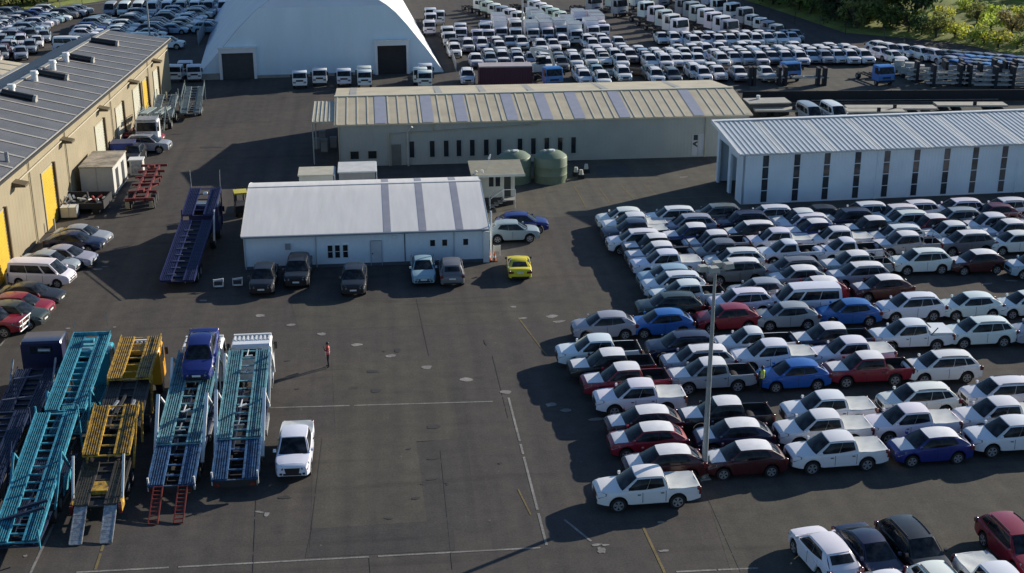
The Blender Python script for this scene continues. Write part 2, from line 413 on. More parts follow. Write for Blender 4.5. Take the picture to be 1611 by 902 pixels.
# ---- long tan warehouse on the left
WA, WB = (-27.361, 103.248), (-24.211, 164.765)
th = math.atan2(WB[1] - WA[1], WB[0] - WA[0])
wh = empty('warehouse', (WA[0], WA[1], 0), th)
tag(wh, 'long tan warehouse with grey roof, pale roof strips and yellow doors', 'warehouse')
def ze(s): return 7.22 - .019 * s
def zr(s): return 9.15 - .034 * s
def zv(s): return 8.0 - .036 * s
S0, S1 = -30.0, 61.5
mb = MB()
mb.quad((S0, 0, 0), (S1, 0, 0), (S1, 0, ze(S1)), (S0, 0, ze(S0)))
mb.add([(S1, 0, 0), (S1, 11.9, 0), (S1, 11.9, zv(S1) - .05), (S1, 7, zr(S1) - .05), (S1, 0, ze(S1))], [(0, 1, 2, 3, 4)])
mb.quad((S0, 11.9, 0), (S0, 11.9, zv(S0) - .05), (S1, 11.9, zv(S1) - .05), (S1, 11.9, 0))
mb.build('wall', TAN, wh)
def slope(s, f, up=0.0):            # point on the near roof slope: f = 0 at the eave, 1 at the ridge
    return Vector((s, -.35 + 7.35 * f, ze(s) - .08 + (zr(s) - ze(s) + .08) * f + up))
roof = MB()
NS = 30; ss = [S0 + (S1 + .3 - S0) * i / NS for i in range(NS + 1)]
for a, b in zip(ss, ss[1:]):
    roof.quad(slope(a, 0, .12), slope(b, 0, .12), slope(b, 1, .12), slope(a, 1, .12)); roof.quad(slope(a, 0), slope(b, 0), slope(b, 0, .12), slope(a, 0, .12))
roof.quad(slope(S1 + .3, 0), slope(S1 + .3, 1), slope(S1 + .3, 1, .12), slope(S1 + .3, 0, .12))
ro = roof.build('roof', ROOFG, wh)
far = MB(); 
for a, b in zip(ss, ss[1:]): far.quad((a, 7, zr(a) + .12), (b, 7, zr(b) + .12), (b, 11.9, zv(b)), (a, 11.9, zv(a)))
far.build('roof', ROOFB, wh)
s = -27.2
while s < S1 - .5:
    mm = MB(); w = .17
    mm.quad(slope(s - w, .01, .16), slope(s + w, .01, .16), slope(s + w, .985, .16), slope(s - w, .985, .16)); mm.build('roof_light', STRIP, ro)
    s += 3.18
mm = MB(); mm.bar(slope(S0, 1, .18), slope(S1 + .3, 1, .18), .5, .08); mm.build('ridge_cap', STRIP, ro)
mm = MB(); mm.bar(slope(S0, 0, .02) + Vector((0, -.1, 0)), slope(S1 + .3, 0, .02) + Vector((0, -.1, 0)), .2, .2); mm.build('gutter', DARK, wh)
mm = MB(); mm.bar(slope(S0, -.0, .17), slope(S1 + .3, 0, .17), .12, .08); mm.build('eave_flashing', STRIP, ro)
for px, py in ((173, 60), (125, 90), (75, 122), (8, 161)):              # barrel-shaped ridge ventilators
    p = g(px, py, 7.9); s = (p.y - WA[1]) / math.sin(th)
    u = MB(); a, b = slope(s, .95, .36), slope(s, .58, .36)
    u.tube(a, b, .32, n=12); v = u.build('ventilator', M('ventilator_black', (.02, .02, .022), .5), ro, 40)
    e = MB(); e.tube(b, b + (b - a).normalized() * .25, .38, n=12); e.box(b.x - .38, b.x + .38, b.y - .25, b.y + .05, b.z - .42, b.z - .1); e.build('ventilator_cap', STRIP, v)
for px, py in ((112, 93), (86, 108), (50, 129), (9, 155)):
    p = g(px, py, 8.1); s = (p.y - WA[1]) / math.sin(th); c = slope(s, .86, .1)
    u = MB(); u.tube(c, c + Vector((0, 0, .7)), .3, n=12); u.tube(c + Vector((0, 0, .7)), c + Vector((0, 0, 1.0)), .42, .34, n=12); u.build('roof_vent', WHITE, ro, 40)
p = slope(-.5, .12); u = MB(); u.tube(p, p + Vector((0, 0, .9)), .16, n=10); u.build('flue', GREYST, ro)
for s0, s1, z1, m, nm in ((51.6, 53.9, 4.0, DOORW, 'door'), (45.6, 47.6, 4.1, YELLOW, 'roller_door'), (40.7, 43.6, 4.2, DOORW, 'door'), (32.4, 35.2, 4.1, DOORW, 'door'),
                           (23.8, 26.8, 4.3, DOORW, 'door'), (5.6, 8.7, 4.75, YELLOW, 'roller_door'), (-7.6, -4.75, 4.9, YELLOW, 'roller_door')):
    o = opening(wh, nm, s0, s1, 0, z1, m, frame=TANTRIM, fw=.16, d=.06)
    sl = MB(); z = .22
    while z < z1 - .1: sl.box(s0 + .03, s1 - .03, -.085, -.06, z, z + .10); z += .27
    sl.build('slats', m, o)
    sh = MB(); sh.box(s1 + .16, s1 + .4, -.28, .02, 0, z1 + .2); sh.build('door_post', M('brown_timber', (.10, .065, .03), .7), o)
    b = MB()
    for q in (s0 - .35, s1 + .75): b.tube((q, -.7, 0), (q, -.7, 1.1), .09, n=8)
    b.build('bollard', TANTRIM, o)
opening(wh, 'personnel_door', 21.6, 22.6, 0, 2.3, M('brown_door', (.12, .08, .04), .6), frame=TANTRIM)
for s, z in ((52.2, 5.15), (39.7, 5.32), (26.1, 5.55), (12.65, 5.82), (-1.3, 5.94)):
    h = MB(); h.prism([(0, z + .28), (-1.0, z + .05), (-1.0, z - .12), (0, z - .12)], 'x', s - .55, s + .55)
    h.build('wall_light', M('brown_hood', (.11, .085, .045), .6), wh)
gp = MB()
for a, b in ((52.7, 60.5), (40.3, 51.6), (26.7, 39.1), (13.3, 25.5), (-.6, 12.0)): gp.tube((a, -.12, ze(a) - 1.25), (b, -.12, ze(b) - 1.05), .07, n=6)
gp.build('conduit', TANTRIM, wh)
for s in (2.5, 13.4, 30.6, 48.9): d = MB(); d.tube((s, -.1, 0), (s, -.1, ze(s) - .2), .055, n=6); d.build('downpipe', TANTRIM, wh)
# the next roof beyond the valley
w2 = empty('warehouse', (WA[0], WA[1], 0), th); tag(w2, 'cream roofed warehouse bay beyond the valley gutter at the left edge', 'warehouse')
e2 = 45.0
cr = MB()
for a, b in zip([S0 + (e2 - S0) * i / 20 for i in range(20)], [S0 + (e2 - S0) * (i + 1) / 20 for i in range(20)]):
    cr.quad((a, 11.95, zv(a) + .02), (b, 11.95, zv(b) + .02), (b, 18.5, zv(b) + 1.15), (a, 18.5, zv(a) + 1.15)); cr.quad((a, 18.5, zv(a) + 1.15), (b, 18.5, zv(b) + 1.15), (b, 25, zv(b)), (a, 25, zv(a)))
cr.build('roof', CREAMROOF, w2)
MB().add([(e2 - .1, 12, 0), (e2 - .1, 25, 0), (e2 - .1, 25, zv(e2) - .1), (e2 - .1, 18.5, zv(e2) + 1), (e2 - .1, 12, zv(e2) - .1)], [(0, 1, 2, 3, 4)]).build('wall', TAN, w2)
for s in range(-26, 44, 3):
    MB().quad((s, 12.1, zv(s) + .09), (s + .35, 12.1, zv(s) + .08), (s + .35, 18.4, zv(s) + 1.18), (s, 18.4, zv(s) + 1.19)).build('roof_light', STRIP, w2)
MB().bar((S0, 11.95, zv(S0) + .06), (e2, 11.95, zv(e2) + .06), .5, .1).build('valley_gutter', STRIP, w2)

# ---- big white fabric hall at the top
HA, HB = (-20.5, 170.0), (9.4, 171.6)
hall = empty('fabric_hall', (HA[0], HA[1], 0), math.atan2(HB[1] - HA[1], HB[0] - HA[0]))
tag(hall, 'huge white arched fabric hall with two big dark doorways', 'hall')
prof = [(-1.3, 0), (.3, 1.85), (1.8, 3.5), (4.2, 6.2), (6.4, 8.3), (6.95, 8.75), (9, 10.0), (12, 11.2), (14.6, 11.6), (17.3, 11.25), (20, 10.5), (22.9, 8.75), (24, 7.8),
        (25.4, 6.2), (26.7, 4.5), (27.8, 3.1), (29, 1.4), (30, 0)]
def back(z): return max(0, z - 8.75) * .9
lo = [p for p in prof if p[1] <= 8.76]; hi = [p for p in prof if p[1] >= 8.74]
MB().add([(x, 0, z) for x, z in lo], [tuple(range(len(lo)))]).build('end_wall', FABRIC2, hall)
MB().add([(x, back(z), z) for x, z in hi], [tuple(range(len(hi)))]).build('end_panel', FABRIC, hall)
mb = MB(); n = len(prof); v = []
cx = 14.4
for yy in (-.25, 35, 70):
    for x, z in prof: v.append((cx + (x - cx) * 1.002, (yy if yy > 0 else back(z) - .03), z * 1.002 + .005))
mb.add(v, [(k * n + i, k * n + i + 1, (k + 1) * n + i + 1, (k + 1) * n + i) for k in range(2) for i in range(n - 1)])
mb.build('roof', FABRIC, hall, 40)
MB().box(-2.2, 2.0, -.3, -.05, 0, .75).box(6.3, 20.7, -.22, -.04, 0, .35).build('skirting', CONCB, hall)
for a, b, zt, m in ((2.0, 5.9, 3.3, M('roller_shutter', (.05, .055, .06), .6, .2, 2)), (21.5, 25.2, 3.7, INNER_SHADE)):
    d = MB().box(a, b, -.09, -.03, 0, zt).build('doorway', m, hall)
    f = MB(); f.box(a - .35, a, -.5, -.02, 0, zt + .55); f.box(b, b + .35, -.5, -.02, 0, zt + .55); f.box(a, b, -.5, -.02, zt, zt + .55); f.build('door_surround', FABRIC, d)
    MB().box(a - .45, b + .45, -.6, 0, zt + .55, zt + .72).build('door_canopy', WHITE, d)

# ---- long olive shed in the middle
ms = empty('long_shed', (-3.3, 126.3, 0)); tag(ms, 'long olive shed with a cream ribbed roof and lilac roof strips', 'shed')
LX = 40.4; rid = (7.9, 5.2); bk = (16.5, 4.2)
mb = MB()
mb.quad((0, 0, 0), (LX, 0, 0), (LX, 0, 4.25), (0, 0, 4.15)); mb.quad((0, bk[0], 0), (0, bk[0], bk[1]), (LX, bk[0], bk[1]), (LX, bk[0], 0))
for x in (0, LX): mb.add([(x, 0, 0), (x, bk[0], 0), (x, bk[0], bk[1]), (x, rid[0], rid[1] - .05), (x, 0, 4.15)], [(0, 1, 2, 3, 4)])
mb.build('wall', OLIVE, ms)
def msl(x, f, up=0): return Vector((x, -.25 + (rid[0] + .25) * f, 4.2 + (rid[1] - 4.2) * f + up))
rf = MB(); rf.add([msl(-.35, 0), msl(LX + .3, 0), msl(LX + .3, 1), msl(-.35, 1)], [(0, 1, 2, 3)])
rf.add([msl(-.35, 0, -.14), msl(LX + .3, 0, -.14), msl(LX + .3, 0, 0), msl(-.35, 0, 0)], [(0, 1, 2, 3)])
A, B = (-3.3, 128.8), (40, 128.8)
lil = [wall_pt(px, py, A, B)[0] for px, py in ((598, 168), (672, 165), (725, 163), (803, 161), (857, 159), (907, 156), (977, 154), (1092, 150))]
x = -.1
while x < LX:
    if all(abs(x - s) > .75 for s in lil): rf.bar(msl(x, .005, .03), msl(x, .97, .03), .13, .022, 1)
    x += 1.0
rf = rf.build('roof', [CREAMROOF, CREAMROOF2], ms)
MB().add([(-.35, rid[0], rid[1]), (LX + .3, rid[0], rid[1]), (LX + .3, bk[0] + .2, bk[1]), (-.35, bk[0] + .2, bk[1])], [(0, 1, 2, 3)]).build('roof', CREAMROOF, ms)
MB().bar((-.4, rid[0], rid[1] + .03), (LX + .35, rid[0], rid[1] + .03), .5, .1).build('ridge_cap', CREAMROOF2, rf)
for s in lil:
    MB().quad(msl(s - .55, .01, .03), msl(s + .55, .01, .03), msl(s + .55, .96, .03), msl(s - .55, .96, .03)).build('roof_light', LILAC, rf)
for px in (555, 690, 760, 835, 950, 1065):
    s = wall_pt(px, 140, (-3.3, 136), (40, 136))[0]; w = .35
    z = lambda f: rid[1] + (bk[1] - rid[1]) * f + .03
    MB().quad((s - w, rid[0] + .4, z(.03)), (s + w, rid[0] + .4, z(.03)), (s + w, bk[0] - .3, z(.97)), (s - w, bk[0] - .3, z(.97))).build('roof_light', STRIP, ms)
for px in (648, 680, 702, 722, 743, 765, 785, 818, 839, 860, 881, 902):
    s, z = wall_pt(px, 235, (-3.3, 126.3), (37, 126.3))
    o = opening(ms, 'window', s - .23, s + .23, .75, 2.35, WINDARK, frame=OLIVE, fw=.05)
    MB().box(s - .3, s + .3, -.16, .02, .68, .75).build('sill', OLIVE, o)
for px in (558, 586): s, z = wall_pt(px, 245, (-3.3, 126.3), (37, 126.3)); opening(ms, 'window', s - .4, s + .4, .75, 1.5, WINDARK, frame=TANTRIM, fw=.05)
opening(ms, 'door', 5.05, 6.0, 0, 2.1, M('olive_door', (.14, .145, .12), .6), frame=OLIVE)
pp = MB(); pp.tube((4.85, -.15, 0), (4.85, -.15, 3.15), .06, n=8); pp.tube((4.85, -.15, 3.15), (19.4, -.15, 3.75), .05, n=8); pp.tube((9.1, -.15, 3.3), (9.1, -.15, 4.1), .05, n=8)
pp.tube((19.4, -.15, 3.75), (19.4, -.15, 4.1), .05, n=8); pp.build('pipe', TANTRIM, ms)
fl = MB(); fl.tube((6.65, -.3, 0), (6.65, -.3, 3.3), .11, n=10); fl.tube((6.65, -.3, 3.3), (7.1, -.75, 3.95), .11, n=10); fl.build('flue', M('flue_steel', (.40, .39, .34), .5), ms, 40)
for s in (0.06, LX - 4.4, LX - .1): d = MB(); d.tube((s, -.12, 0), (s, -.12, 4.1), .06, n=6); d.build('downpipe', TANTRIM, ms)
sg = opening(ms, 'wall_sign', 34.75, 35.3, .15, 2.3, M('sign_white', (.5, .5, .5), .5))
opening(ms, 'door', 35.34, 36.15, .1, 2.32, M('grey_white_door', (.42, .44, .46), .5))
lt = MB()                                                             # black block above a letter A lying on its side
lt.box(34.86, 35.28, -.07, -.052, 1.72, 2.26); lt.bar((34.84, -.062, 1.38), (35.28, -.062, 1.56), .13, .02, up=(0, 1, 0)); lt.bar((34.84, -.062, 1.36), (35.28, -.062, 1.08), .13, .02, up=(0, 1, 0)); lt.bar((35.1, -.063, 1.45), (35.1, -.063, 1.2), .07, .02, up=(0, 1, 0))
lt.build('lettering', DARK, sg)
lean = MB(); lean.add([(-2.55, 1.1, 4.24), (-.36, 1.1, 4.24), (-.36, 7.2, 4.9), (-2.45, 7.2, 4.9), (-2.55, 1.1, 4.12), (-.36, 1.1, 4.12)], [(0, 1, 2, 3), (4, 5, 1, 0)])
for i in range(6): lean.bar((-2.45 + i * .4, 1.12, 4.26), (-2.35 + i * .38, 7.15, 4.92), .07, .05, 1)
ln = lean.build('lean_to_roof', [M('lean_to_sheet', (.44, .41, .31), .5), CREAMROOF2], ms)
ps = MB()
for x, y, z in ((-2.45, 1.3, 4.15), (-2.4, 7.0, 4.75)): MB().tube((x, y, 0), (x, y, z), .07, n=6).build('lean_to_post', OLIVE, ms)

# ---- white front building with a curved roof
wb = empty('front_building', (-10, 97.2, 0)); tag(wb, 'low white building with a curved white roof and three grey roof strips', 'building')
WX = 18.5
pf = [(-.22, 2.74), (.6, 2.90), (2.4, 3.22), (4.4, 3.56), (6.6, 3.93), (7.6, 4.06), (8.4, 4.12), (9.6, 4.05), (10.8, 3.8), (12.2, 3.4), (14.0, 2.8)]
mb = MB(); mb.quad((0, 0, 0), (WX, 0, 0), (WX, 0, 2.75), (0, 0, 2.75)); mb.quad((0, 13.8, 0), (0, 13.8, 2.75), (WX, 13.8, 2.75), (WX, 13.8, 0))
for x in (0, WX): mb.add([(x, 0, 0), (x, 13.8, 0)] + [(x, y, z - .06) for y, z in reversed(pf[1:-1])] + [(x, 0, 2.7)], [tuple(range(len(pf) + 1))])
mb.build('wall', WALLW, wb)
def curved(x0, x1, up, name, mat, par, a=0, b=None, th=0.0):
    q = pf[a:b]; v = [(x, y, z + up) for y, z in q for x in (x0, x1)]
    m = MB().add(v, [(2 * i, 2 * i + 1, 2 * i + 3, 2 * i + 2) for i in range(len(q) - 1)])
    if th: m.add([(x0, q[0][0], q[0][1] + up), (x1, q[0][0], q[0][1] + up), (x1, q[0][0], q[0][1] + up - th), (x0, q[0][0], q[0][1] + up - th)], [(0, 1, 2, 3)])
    return m.build(name, mat, par, 30)
wr = curved(-.15, WX + .15, 0, 'roof', ROOFW, wb, th=.12)
for px in (609, 665, 723):
    s = wall_pt(px, 355, (-10, 97.2), (8.5, 97.2))[0]; curved(s - .28, s + .28, .012, 'roof_strip', GREYSTRIP, wr)
MB().bar((-.15, 8.4, 4.14), (WX + .15, 8.4, 4.14), .35, .05).build('ridge_cap', ROOFW, wr)
MB().bar((-.1, -.3, 2.66), (WX + .1, -.3, 2.66), .14, .13).build('gutter', M('gutter_blue', (.20, .24, .29), .5), wb)
for x in (WX + .17, -.17):
    q = MB().add([(x, y, z + .03) for y, z in pf] + [(x, y, z - .12) for y, z in pf], [(i, i + 1, len(pf) + i + 1, len(pf) + i) for i in range(len(pf) - 1)]); q.build('barge_board', WHITE, wr)
for px in (519.5, 531, 543.5):
    s, z = wall_pt(px, 395, (-10, 97.2), (8.5, 97.2)); o = opening(wb, 'window', s - .18, s + .18, .75, 1.75, WINDARK, frame=WHITE, fw=.04); MB().box(s - .17, s + .17, -.06, -.05, 1.22, 1.26).build('glazing_bar', WHITE, o)
for px in (680.5, 699.5, 732.5):
    s, z = wall_pt(px, 381, (-10, 97.2), (8.5, 97.2)); o = opening(wb, 'window', s - .19, s + .19, 1.42, 1.92, WINDARK, frame=WHITE, fw=.04); MB().box(s - .25, s + .25, -.12, 0, 1.36, 1.42).build('sill', WHITE, o)
d = opening(wb, 'door', 9.55, 10.35, .02, 1.98, M('white_door', (.52, .55, .58), .5), frame=M('door_frame', (.30, .34, .40), .5), fw=.05)
MB().tube((9.65, -.1, 1.0), (9.65, -.16, 1.0), .05, n=8).build('handle', DARK, d)
MB().box(12.1, 12.17, -.05, .02, 0, 2.7).build('downpipe', M('downpipe_blue', (.05, .07, .10), .5), wb)
MB().box(WX - .35, WX + .12, -.22, -.04, 0, 2.5).build('corner_post', WHITE, wb)
for s in (.08, 5.4, 15.9): MB().tube((s, -.07, .05), (s, -.07, 2.62), .045, n=6).build('downpipe', M('downpipe_pale', (.42, .47, .52), .5), wb)
MB().box(3.1, 3.5, -.16, 0, 1.55, 2.0).build('meter_box', M('meter_grey', (.25, .27, .29), .6), wb); MB().box(11.2, 11.5, -.12, 0, 2.15, 2.4).build('wall_lamp', WHITE, wb)
MB().box(-.05, WX + .05, -.06, -.02, 0, .25).build('plinth', M('plinth', (.10, .11, .13), .8), wb)
MB().tube((WX + .28, .2, 0), (WX + .28, .2, 4.0), .07, n=8).build('pole', WHITE, wb)

# ---- white warehouse on the right
rb = empty('white_shed', (32.0, 109.9, 0), math.atan2(1.1, 26.0)); tag(rb, 'white shed with ribbed roof, tall window strips and open bays', 'shed')
RX, RD = 34.0, 7.6
mb = MB(); mb.quad((0, 0, 0), (RX, 0, 0), (RX, 0, 4.65), (0, 0, 4.65)); mb.quad((0, RD, 0), (0, RD, 5.5), (RX, RD, 5.5), (RX, RD, 0)); mb.quad((RX, 0, 0), (RX, RD, 0), (RX, RD, 5.5), (RX, 0, 4.65))
mb.build('wall', WALLW, rb)
gb = MB()
for y0, y1 in ((0, 1.7), (3.5, 4.1), (7.1, 7.6)): gb.prism([(y0, 0), (y1, 0), (y1, 4.6 + y1 * .11), (y0, 4.6 + y0 * .11)], 'x', -.02, .2)
gb.prism([(1.7, 3.75), (3.5, 3.75), (3.5, 4.98), (1.7, 4.78)], 'x', 0, .18); gb.prism([(4.1, 4.2), (7.1, 4.2), (7.1, 5.38), (4.1, 5.05)], 'x', 0, .18)
gb.build('end_wall', WALLW, rb)
MB().box(.6, 9, .4, RD - .2, .012, .02).build('bay_floor', M('bay_floor', (.05, .05, .05), .8), rb)
def rsl(x, f, up=0): return Vector((x, -.35 + (RD + .7) * f, 4.62 + 1.0 * f + up))
rr = MB().add([rsl(-.5, 0), rsl(RX, 0), rsl(RX, 1), rsl(-.5, 1), rsl(-.5, 0, -.14), rsl(RX, 0, -.14), rsl(RX, 1, -.14), rsl(-.5, 1, -.14)],
              [(0, 1, 2, 3), (4, 5, 1, 0), (7, 6, 5, 4), (0, 3, 7, 4), (3, 2, 6, 7)])
x = -.3
while x < RX:
    if (x + .3) % 4.4 < 3.5: rr.bar(rsl(x, .004, .02), rsl(x, .985, .02), .2, .045, 1)
    x += .46
rr = rr.build('roof', [ROOFRIB, M('roof_crest', (.64, .67, .68), .45, .1)], rb)
MB().bar(rsl(-.55, 1, .06), rsl(RX, 1, .06), .5, .1).build('roof_edge', WHITE, rr)
MB().bar(rsl(-.55, 0, .0), rsl(-.55, 1, .0), .12, .3).build('barge_board', WHITE, rr)
PINKP = M('window_tint', (.13, .115, .11), .2, .35); SLOT = M('window_slot', (.045, .052, .062), .15, .4, 2)
for i, px in enumerate((1203.5, 1252.5, 1299.5, 1347.5, 1393, 1439.5, 1486.5, 1531, 1576.5, 1622, 1668)):
    s, z = wall_pt(px, 275, (32.0, 109.9), (58.0, 111.0))
    w = MB().box(s - .31, s + .31, -.03, .02, .12, 4.42).build('window', WALLW, rb)
    for k in range(4):
        q = .16 + k * 1.07; c = SLOT if i < 4 or k < (2 if i < 7 else 0) else PINKP
        MB().box(s - .27, s + .27, -.05, -.032, q, q + 1.0).build('pane', c, w)
for s in (12.3, 25.6): MB().tube((s, -.1, 0), (s, -.1, 4.5), .05, n=6).build('downpipe', WALLW, rb)

# ---- little site office, two water tanks, small sheds behind the white building
of = empty('site_office', (9.2, 111.9, 0)); tag(of, 'small cream site office on a raised base with entrance steps', 'office')
CREAMW = M('cream_board', (.56, .54, .46), .6, .1)
MB().box(0, 3.0, 0, 2.4, .75, 3.05).build('wall', CREAMW, of)
MB().box(.1, 2.9, .1, 2.3, 0, .75).build('base', M('base_dark', (.05, .05, .048), .8), of)
MB().add([(-.9, -1.2, 3.12), (3.75, -1.2, 3.12), (3.75, 2.9, 3.35), (-.9, 2.9, 3.35), (-.9, -1.2, 2.98), (3.75, -1.2, 2.98), (3.75, 2.9, 3.2), (-.9, 2.9, 3.2)],
         [(0, 1, 2, 3), (4, 5, 1, 0), (5, 6, 2, 1), (7, 6, 5, 4), (3, 7, 4, 0)]).build('roof', M('felt_roof', (.27, .255, .19), .85, .2, 2), of)
MB().box(-.9, 3.78, -1.24, -1.2, 2.94, 3.16).build('fascia', CREAMW, of)
for a in (.72, 1.3): o = opening(of, 'window', a, a + .42, 1.75, 2.65, WINDARK, frame=CREAMW, fw=.05)
opening(of, 'door', 2.05, 2.65, .8, 2.75, M('dark_door', (.03, .035, .03), .5), frame=CREAMW)
st = MB()
for k in range(4): st.box(.9 - k * .33 + .9, 1.25 - k * .33 + .9, -1.0, -.06, .12 + (3 - k) * .17, .17 + (3 - k) * .17)
st.box(2.0, 3.0, -1.0, -.02, .70, .76); st.build('steps', CONCB, of)
hr = MB()
for yy in (-.98, -.1): hr.tube((.75, yy, .9), (1.95, yy, 1.7), .03, n=6); hr.tube((1.95, yy, .7), (1.95, yy, 1.7), .03, n=6); hr.tube((.75, yy, 0), (.75, yy, .9), .03, n=6)
hr.tube((1.95, -.98, 1.7), (2.9, -.98, 1.7), .03, n=6); hr.tube((2.95, -.98, 0), (2.95, -.98, 1.7), .04, n=6); hr.build('handrail', WHITE, of)
mb = MB().tube((.05, -1.0, 3.3), (.05, -1.0, 3.55), .12, n=8); mb.tube((-.6, -.9, 3.15), (-.4, -.9, 3.42), .12, n=8); mb.build('roof_light', M('lamp_white', (.7, .68, .6), .5), of)
an = MB().tube((.55, .2, 3.2), (.8, .2, 4.35), .025, n=6); an.tube((.75, .2, 4.2), (.9, .2, 4.6), .1, .05, n=8); an.build('antenna', WHITE, of)
TANK = M('tank_green', (.16, .205, .135), .5, .14, .8)
for (px, py, lb) in ((869, 291, 'sage green water tank standing nearest the open apron'), (812, 292, 'sage green water tank partly hidden behind the small office')):
    c = g(px, py); c = (c.x, c.y + 1.5)
    t = empty('water_tank', (c[0], c[1], 0)); tag(t, lb, 'water tank', 'green water tanks')
    MB().lathe([(1.55, 0), (1.55, .7), (1.57, .75), (1.55, .8), (1.55, 1.5), (1.57, 1.55), (1.55, 1.6), (1.55, 2.3), (1.48, 2.42)], 32).build('tank_body', TANK, t, 40)
    MB().lathe([(1.5, 2.42), (1.1, 2.72), (.5, 2.9), (.05, 2.94)], 32).build('tank_lid', TANK, t, 60)
    k = MB(); k.tube((.1, -.2, 2.8), (.1, -.2, 3.02), .28, n=12); k.tube((-.55, -.1, 2.7), (-.55, -.1, 3.0), .1, n=8); k.build('hatch', WHITE, t)
for (x0, x1, y0, y1, h, lb, wmat, rmat) in ((-6.6, -3.6, 115.0, 117.6, 2.3, 'flat cream roofed store left behind the white building', CREAMW, M('store_roof', (.50, .47, .37), .6)),
                                (-3.1, .1, 115.2, 118.4, 2.45, 'grey store with a pale roof strip right behind the white building', M('store_wall', (.28, .28, .27), .7), M('store_roof_white', (.60, .60, .58), .6))):
    s_ = empty('store_shed', ((x0 + x1) / 2, y0, 0)); tag(s_, lb, 'store shed')
    w = (x1 - x0) / 2; dd = y1 - y0
    MB().box(-w, w, 0, dd, 0, h).build('wall', wmat, s_); MB().box(-w - .1, w + .1, -.12, dd + .1, h, h + .12).build('roof', rmat, s_)
    MB().box(w + .1, w + .16, -.14, dd, .1, h + .1).build('barge_board', WHITE, s_)
# ================================================================== cars, pickups, vans (local +X is forward)
def lerp(pts, x):
    if x >= pts[0][0]: return pts[0][1]
    for (a, u), (b, v) in zip(pts, pts[1:]):
        if x >= b: return v + (u - v) * (x - b) / (a - b)
    return pts[-1][1]
def soft(pts, x, h=.09): return sum(lerp(pts, x + k * h) for k in (-1, -.5, 0, .5, 1)) / 5
KIND = {
 'hatchback': dict(L=4.3, W=1.81, zb=.25, deck=[(2.15, .74), (2.12, .87), (1.97, .95), (1.6, 1.01), (1.22, 1.05), (1.0, 1.06), (-1.7, 1.09), (-2.0, 1.08), (-2.1, 1.0), (-2.15, .78)],
      belt=[(2.15, .66), (1.9, .78), (1.2, .94), (.9, .97), (-1.4, 1.06), (-2.15, 1.01)], cab=(1.22, .36, -1.32, -2.02), roof=1.59, wx=(1.33, -1.28), wr=.35, rh=.72, kick=.34),
 'sedan': dict(L=4.6, W=1.80, zb=.21, deck=[(2.3, .62), (2.27, .72), (2.1, .81), (1.6, .90), (1.2, .95), (.9, .97), (-1.5, 1.02), (-2.05, 1.03), (-2.24, .99), (-2.3, .74)],
      belt=[(2.3, .58), (2.0, .70), (1.2, .87), (.9, .90), (-1.6, .97), (-2.3, .93)], cab=(1.25, .32, -1.0, -1.80), roof=1.46, wx=(1.40, -1.32), wr=.325, rh=.71, kick=.18),
 'suv': dict(L=4.6, W=1.86, zb=.28, deck=[(2.3, .84), (2.28, .97), (2.12, 1.03), (1.7, 1.08), (1.32, 1.11), (.9, 1.12), (-1.9, 1.15), (-2.2, 1.13), (-2.27, 1.0), (-2.3, .8)],
      belt=[(2.3, .70), (2.0, .86), (1.3, .99), (.9, 1.02), (-1.6, 1.10), (-2.3, 1.06)], cab=(1.36, .50, -1.62, -2.16), roof=1.70, wx=(1.40, -1.32), wr=.37, rh=.75, kick=.22),
 'pickup': dict(L=5.3, W=1.87, zb=.38, deck=[(2.65, .95), (2.63, 1.04), (2.52, 1.09), (2.1, 1.13), (1.5, 1.16), (1.2, 1.17), (-.9, 1.19), (-2.6, 1.16), (-2.65, 1.1)],
      belt=[(2.65, .80), (2.4, .92), (1.6, 1.03), (1.2, 1.06), (-.9, 1.12), (-2.65, 1.13)], cab=(1.50, .62, -.74, -.95), roof=1.81, wx=(1.60, -1.46), wr=.39, rh=.75, bed=(-.99, -2.57), kick=.16),
 'extra_cab': dict(L=5.3, W=1.87, zb=.38, deck=[(2.65, .95), (2.63, 1.04), (2.52, 1.09), (2.1, 1.13), (1.5, 1.16), (1.2, 1.17), (-.5, 1.19), (-2.6, 1.16), (-2.65, 1.1)],
      belt=[(2.65, .80), (2.4, .92), (1.6, 1.03), (1.2, 1.06), (-.9, 1.12), (-2.65, 1.13)], cab=(1.50, .62, -.30, -.48), roof=1.79, wx=(1.60, -1.46), wr=.39, rh=.75, bed=(-.53, -2.57), kick=.1),
 'van': dict(L=5.05, W=1.90, zb=.25, deck=[(2.525, .68), (2.49, .84), (2.3, .98), (1.95, 1.08), (1.8, 1.11), (-2.4, 1.16), (-2.49, 1.12), (-2.525, .9)],
      belt=[(2.525, .66), (2.3, .84), (1.7, 1.0), (1.4, 1.03), (-2.525, 1.08)], cab=(1.98, 1.02, -2.32, -2.46), roof=1.96, wx=(1.58, -1.52), wr=.33, rh=.81, kick=0),
 'sports': dict(L=4.2, W=1.76, zb=.18, deck=[(2.1, .50), (2.05, .58), (1.7, .70), (1.2, .80), (.7, .86), (-1.2, .90), (-1.7, .92), (-2.0, .90), (-2.1, .66)],
      belt=[(2.1, .48), (1.7, .62), (.9, .78), (-1.4, .84), (-2.1, .80)], cab=(.82, .0, -.75, -1.5), roof=1.24, wx=(1.28, -1.22), wr=.32, rh=.68, kick=.1),
}
def plan(K, x):
    h = K['L'] / 2; a = abs(x) / h
    k = .17 if x > 0 else .09
    t = max(0, (a - .62) / .38)
    return K['W'] / 2 * (1 - k * t ** 2.4)
def zlow(K, x):
    z = K['zb'] + (.10 * max(0, (abs(x) - K['L'] / 2 + .45) / .45))
    Rr = K['wr'] * 1.25
    for w in K['wx']:
        d = abs(x - w)
        if d < Rr: z = max(z, K['wr'] + math.sqrt(Rr * Rr - d * d))
    return z
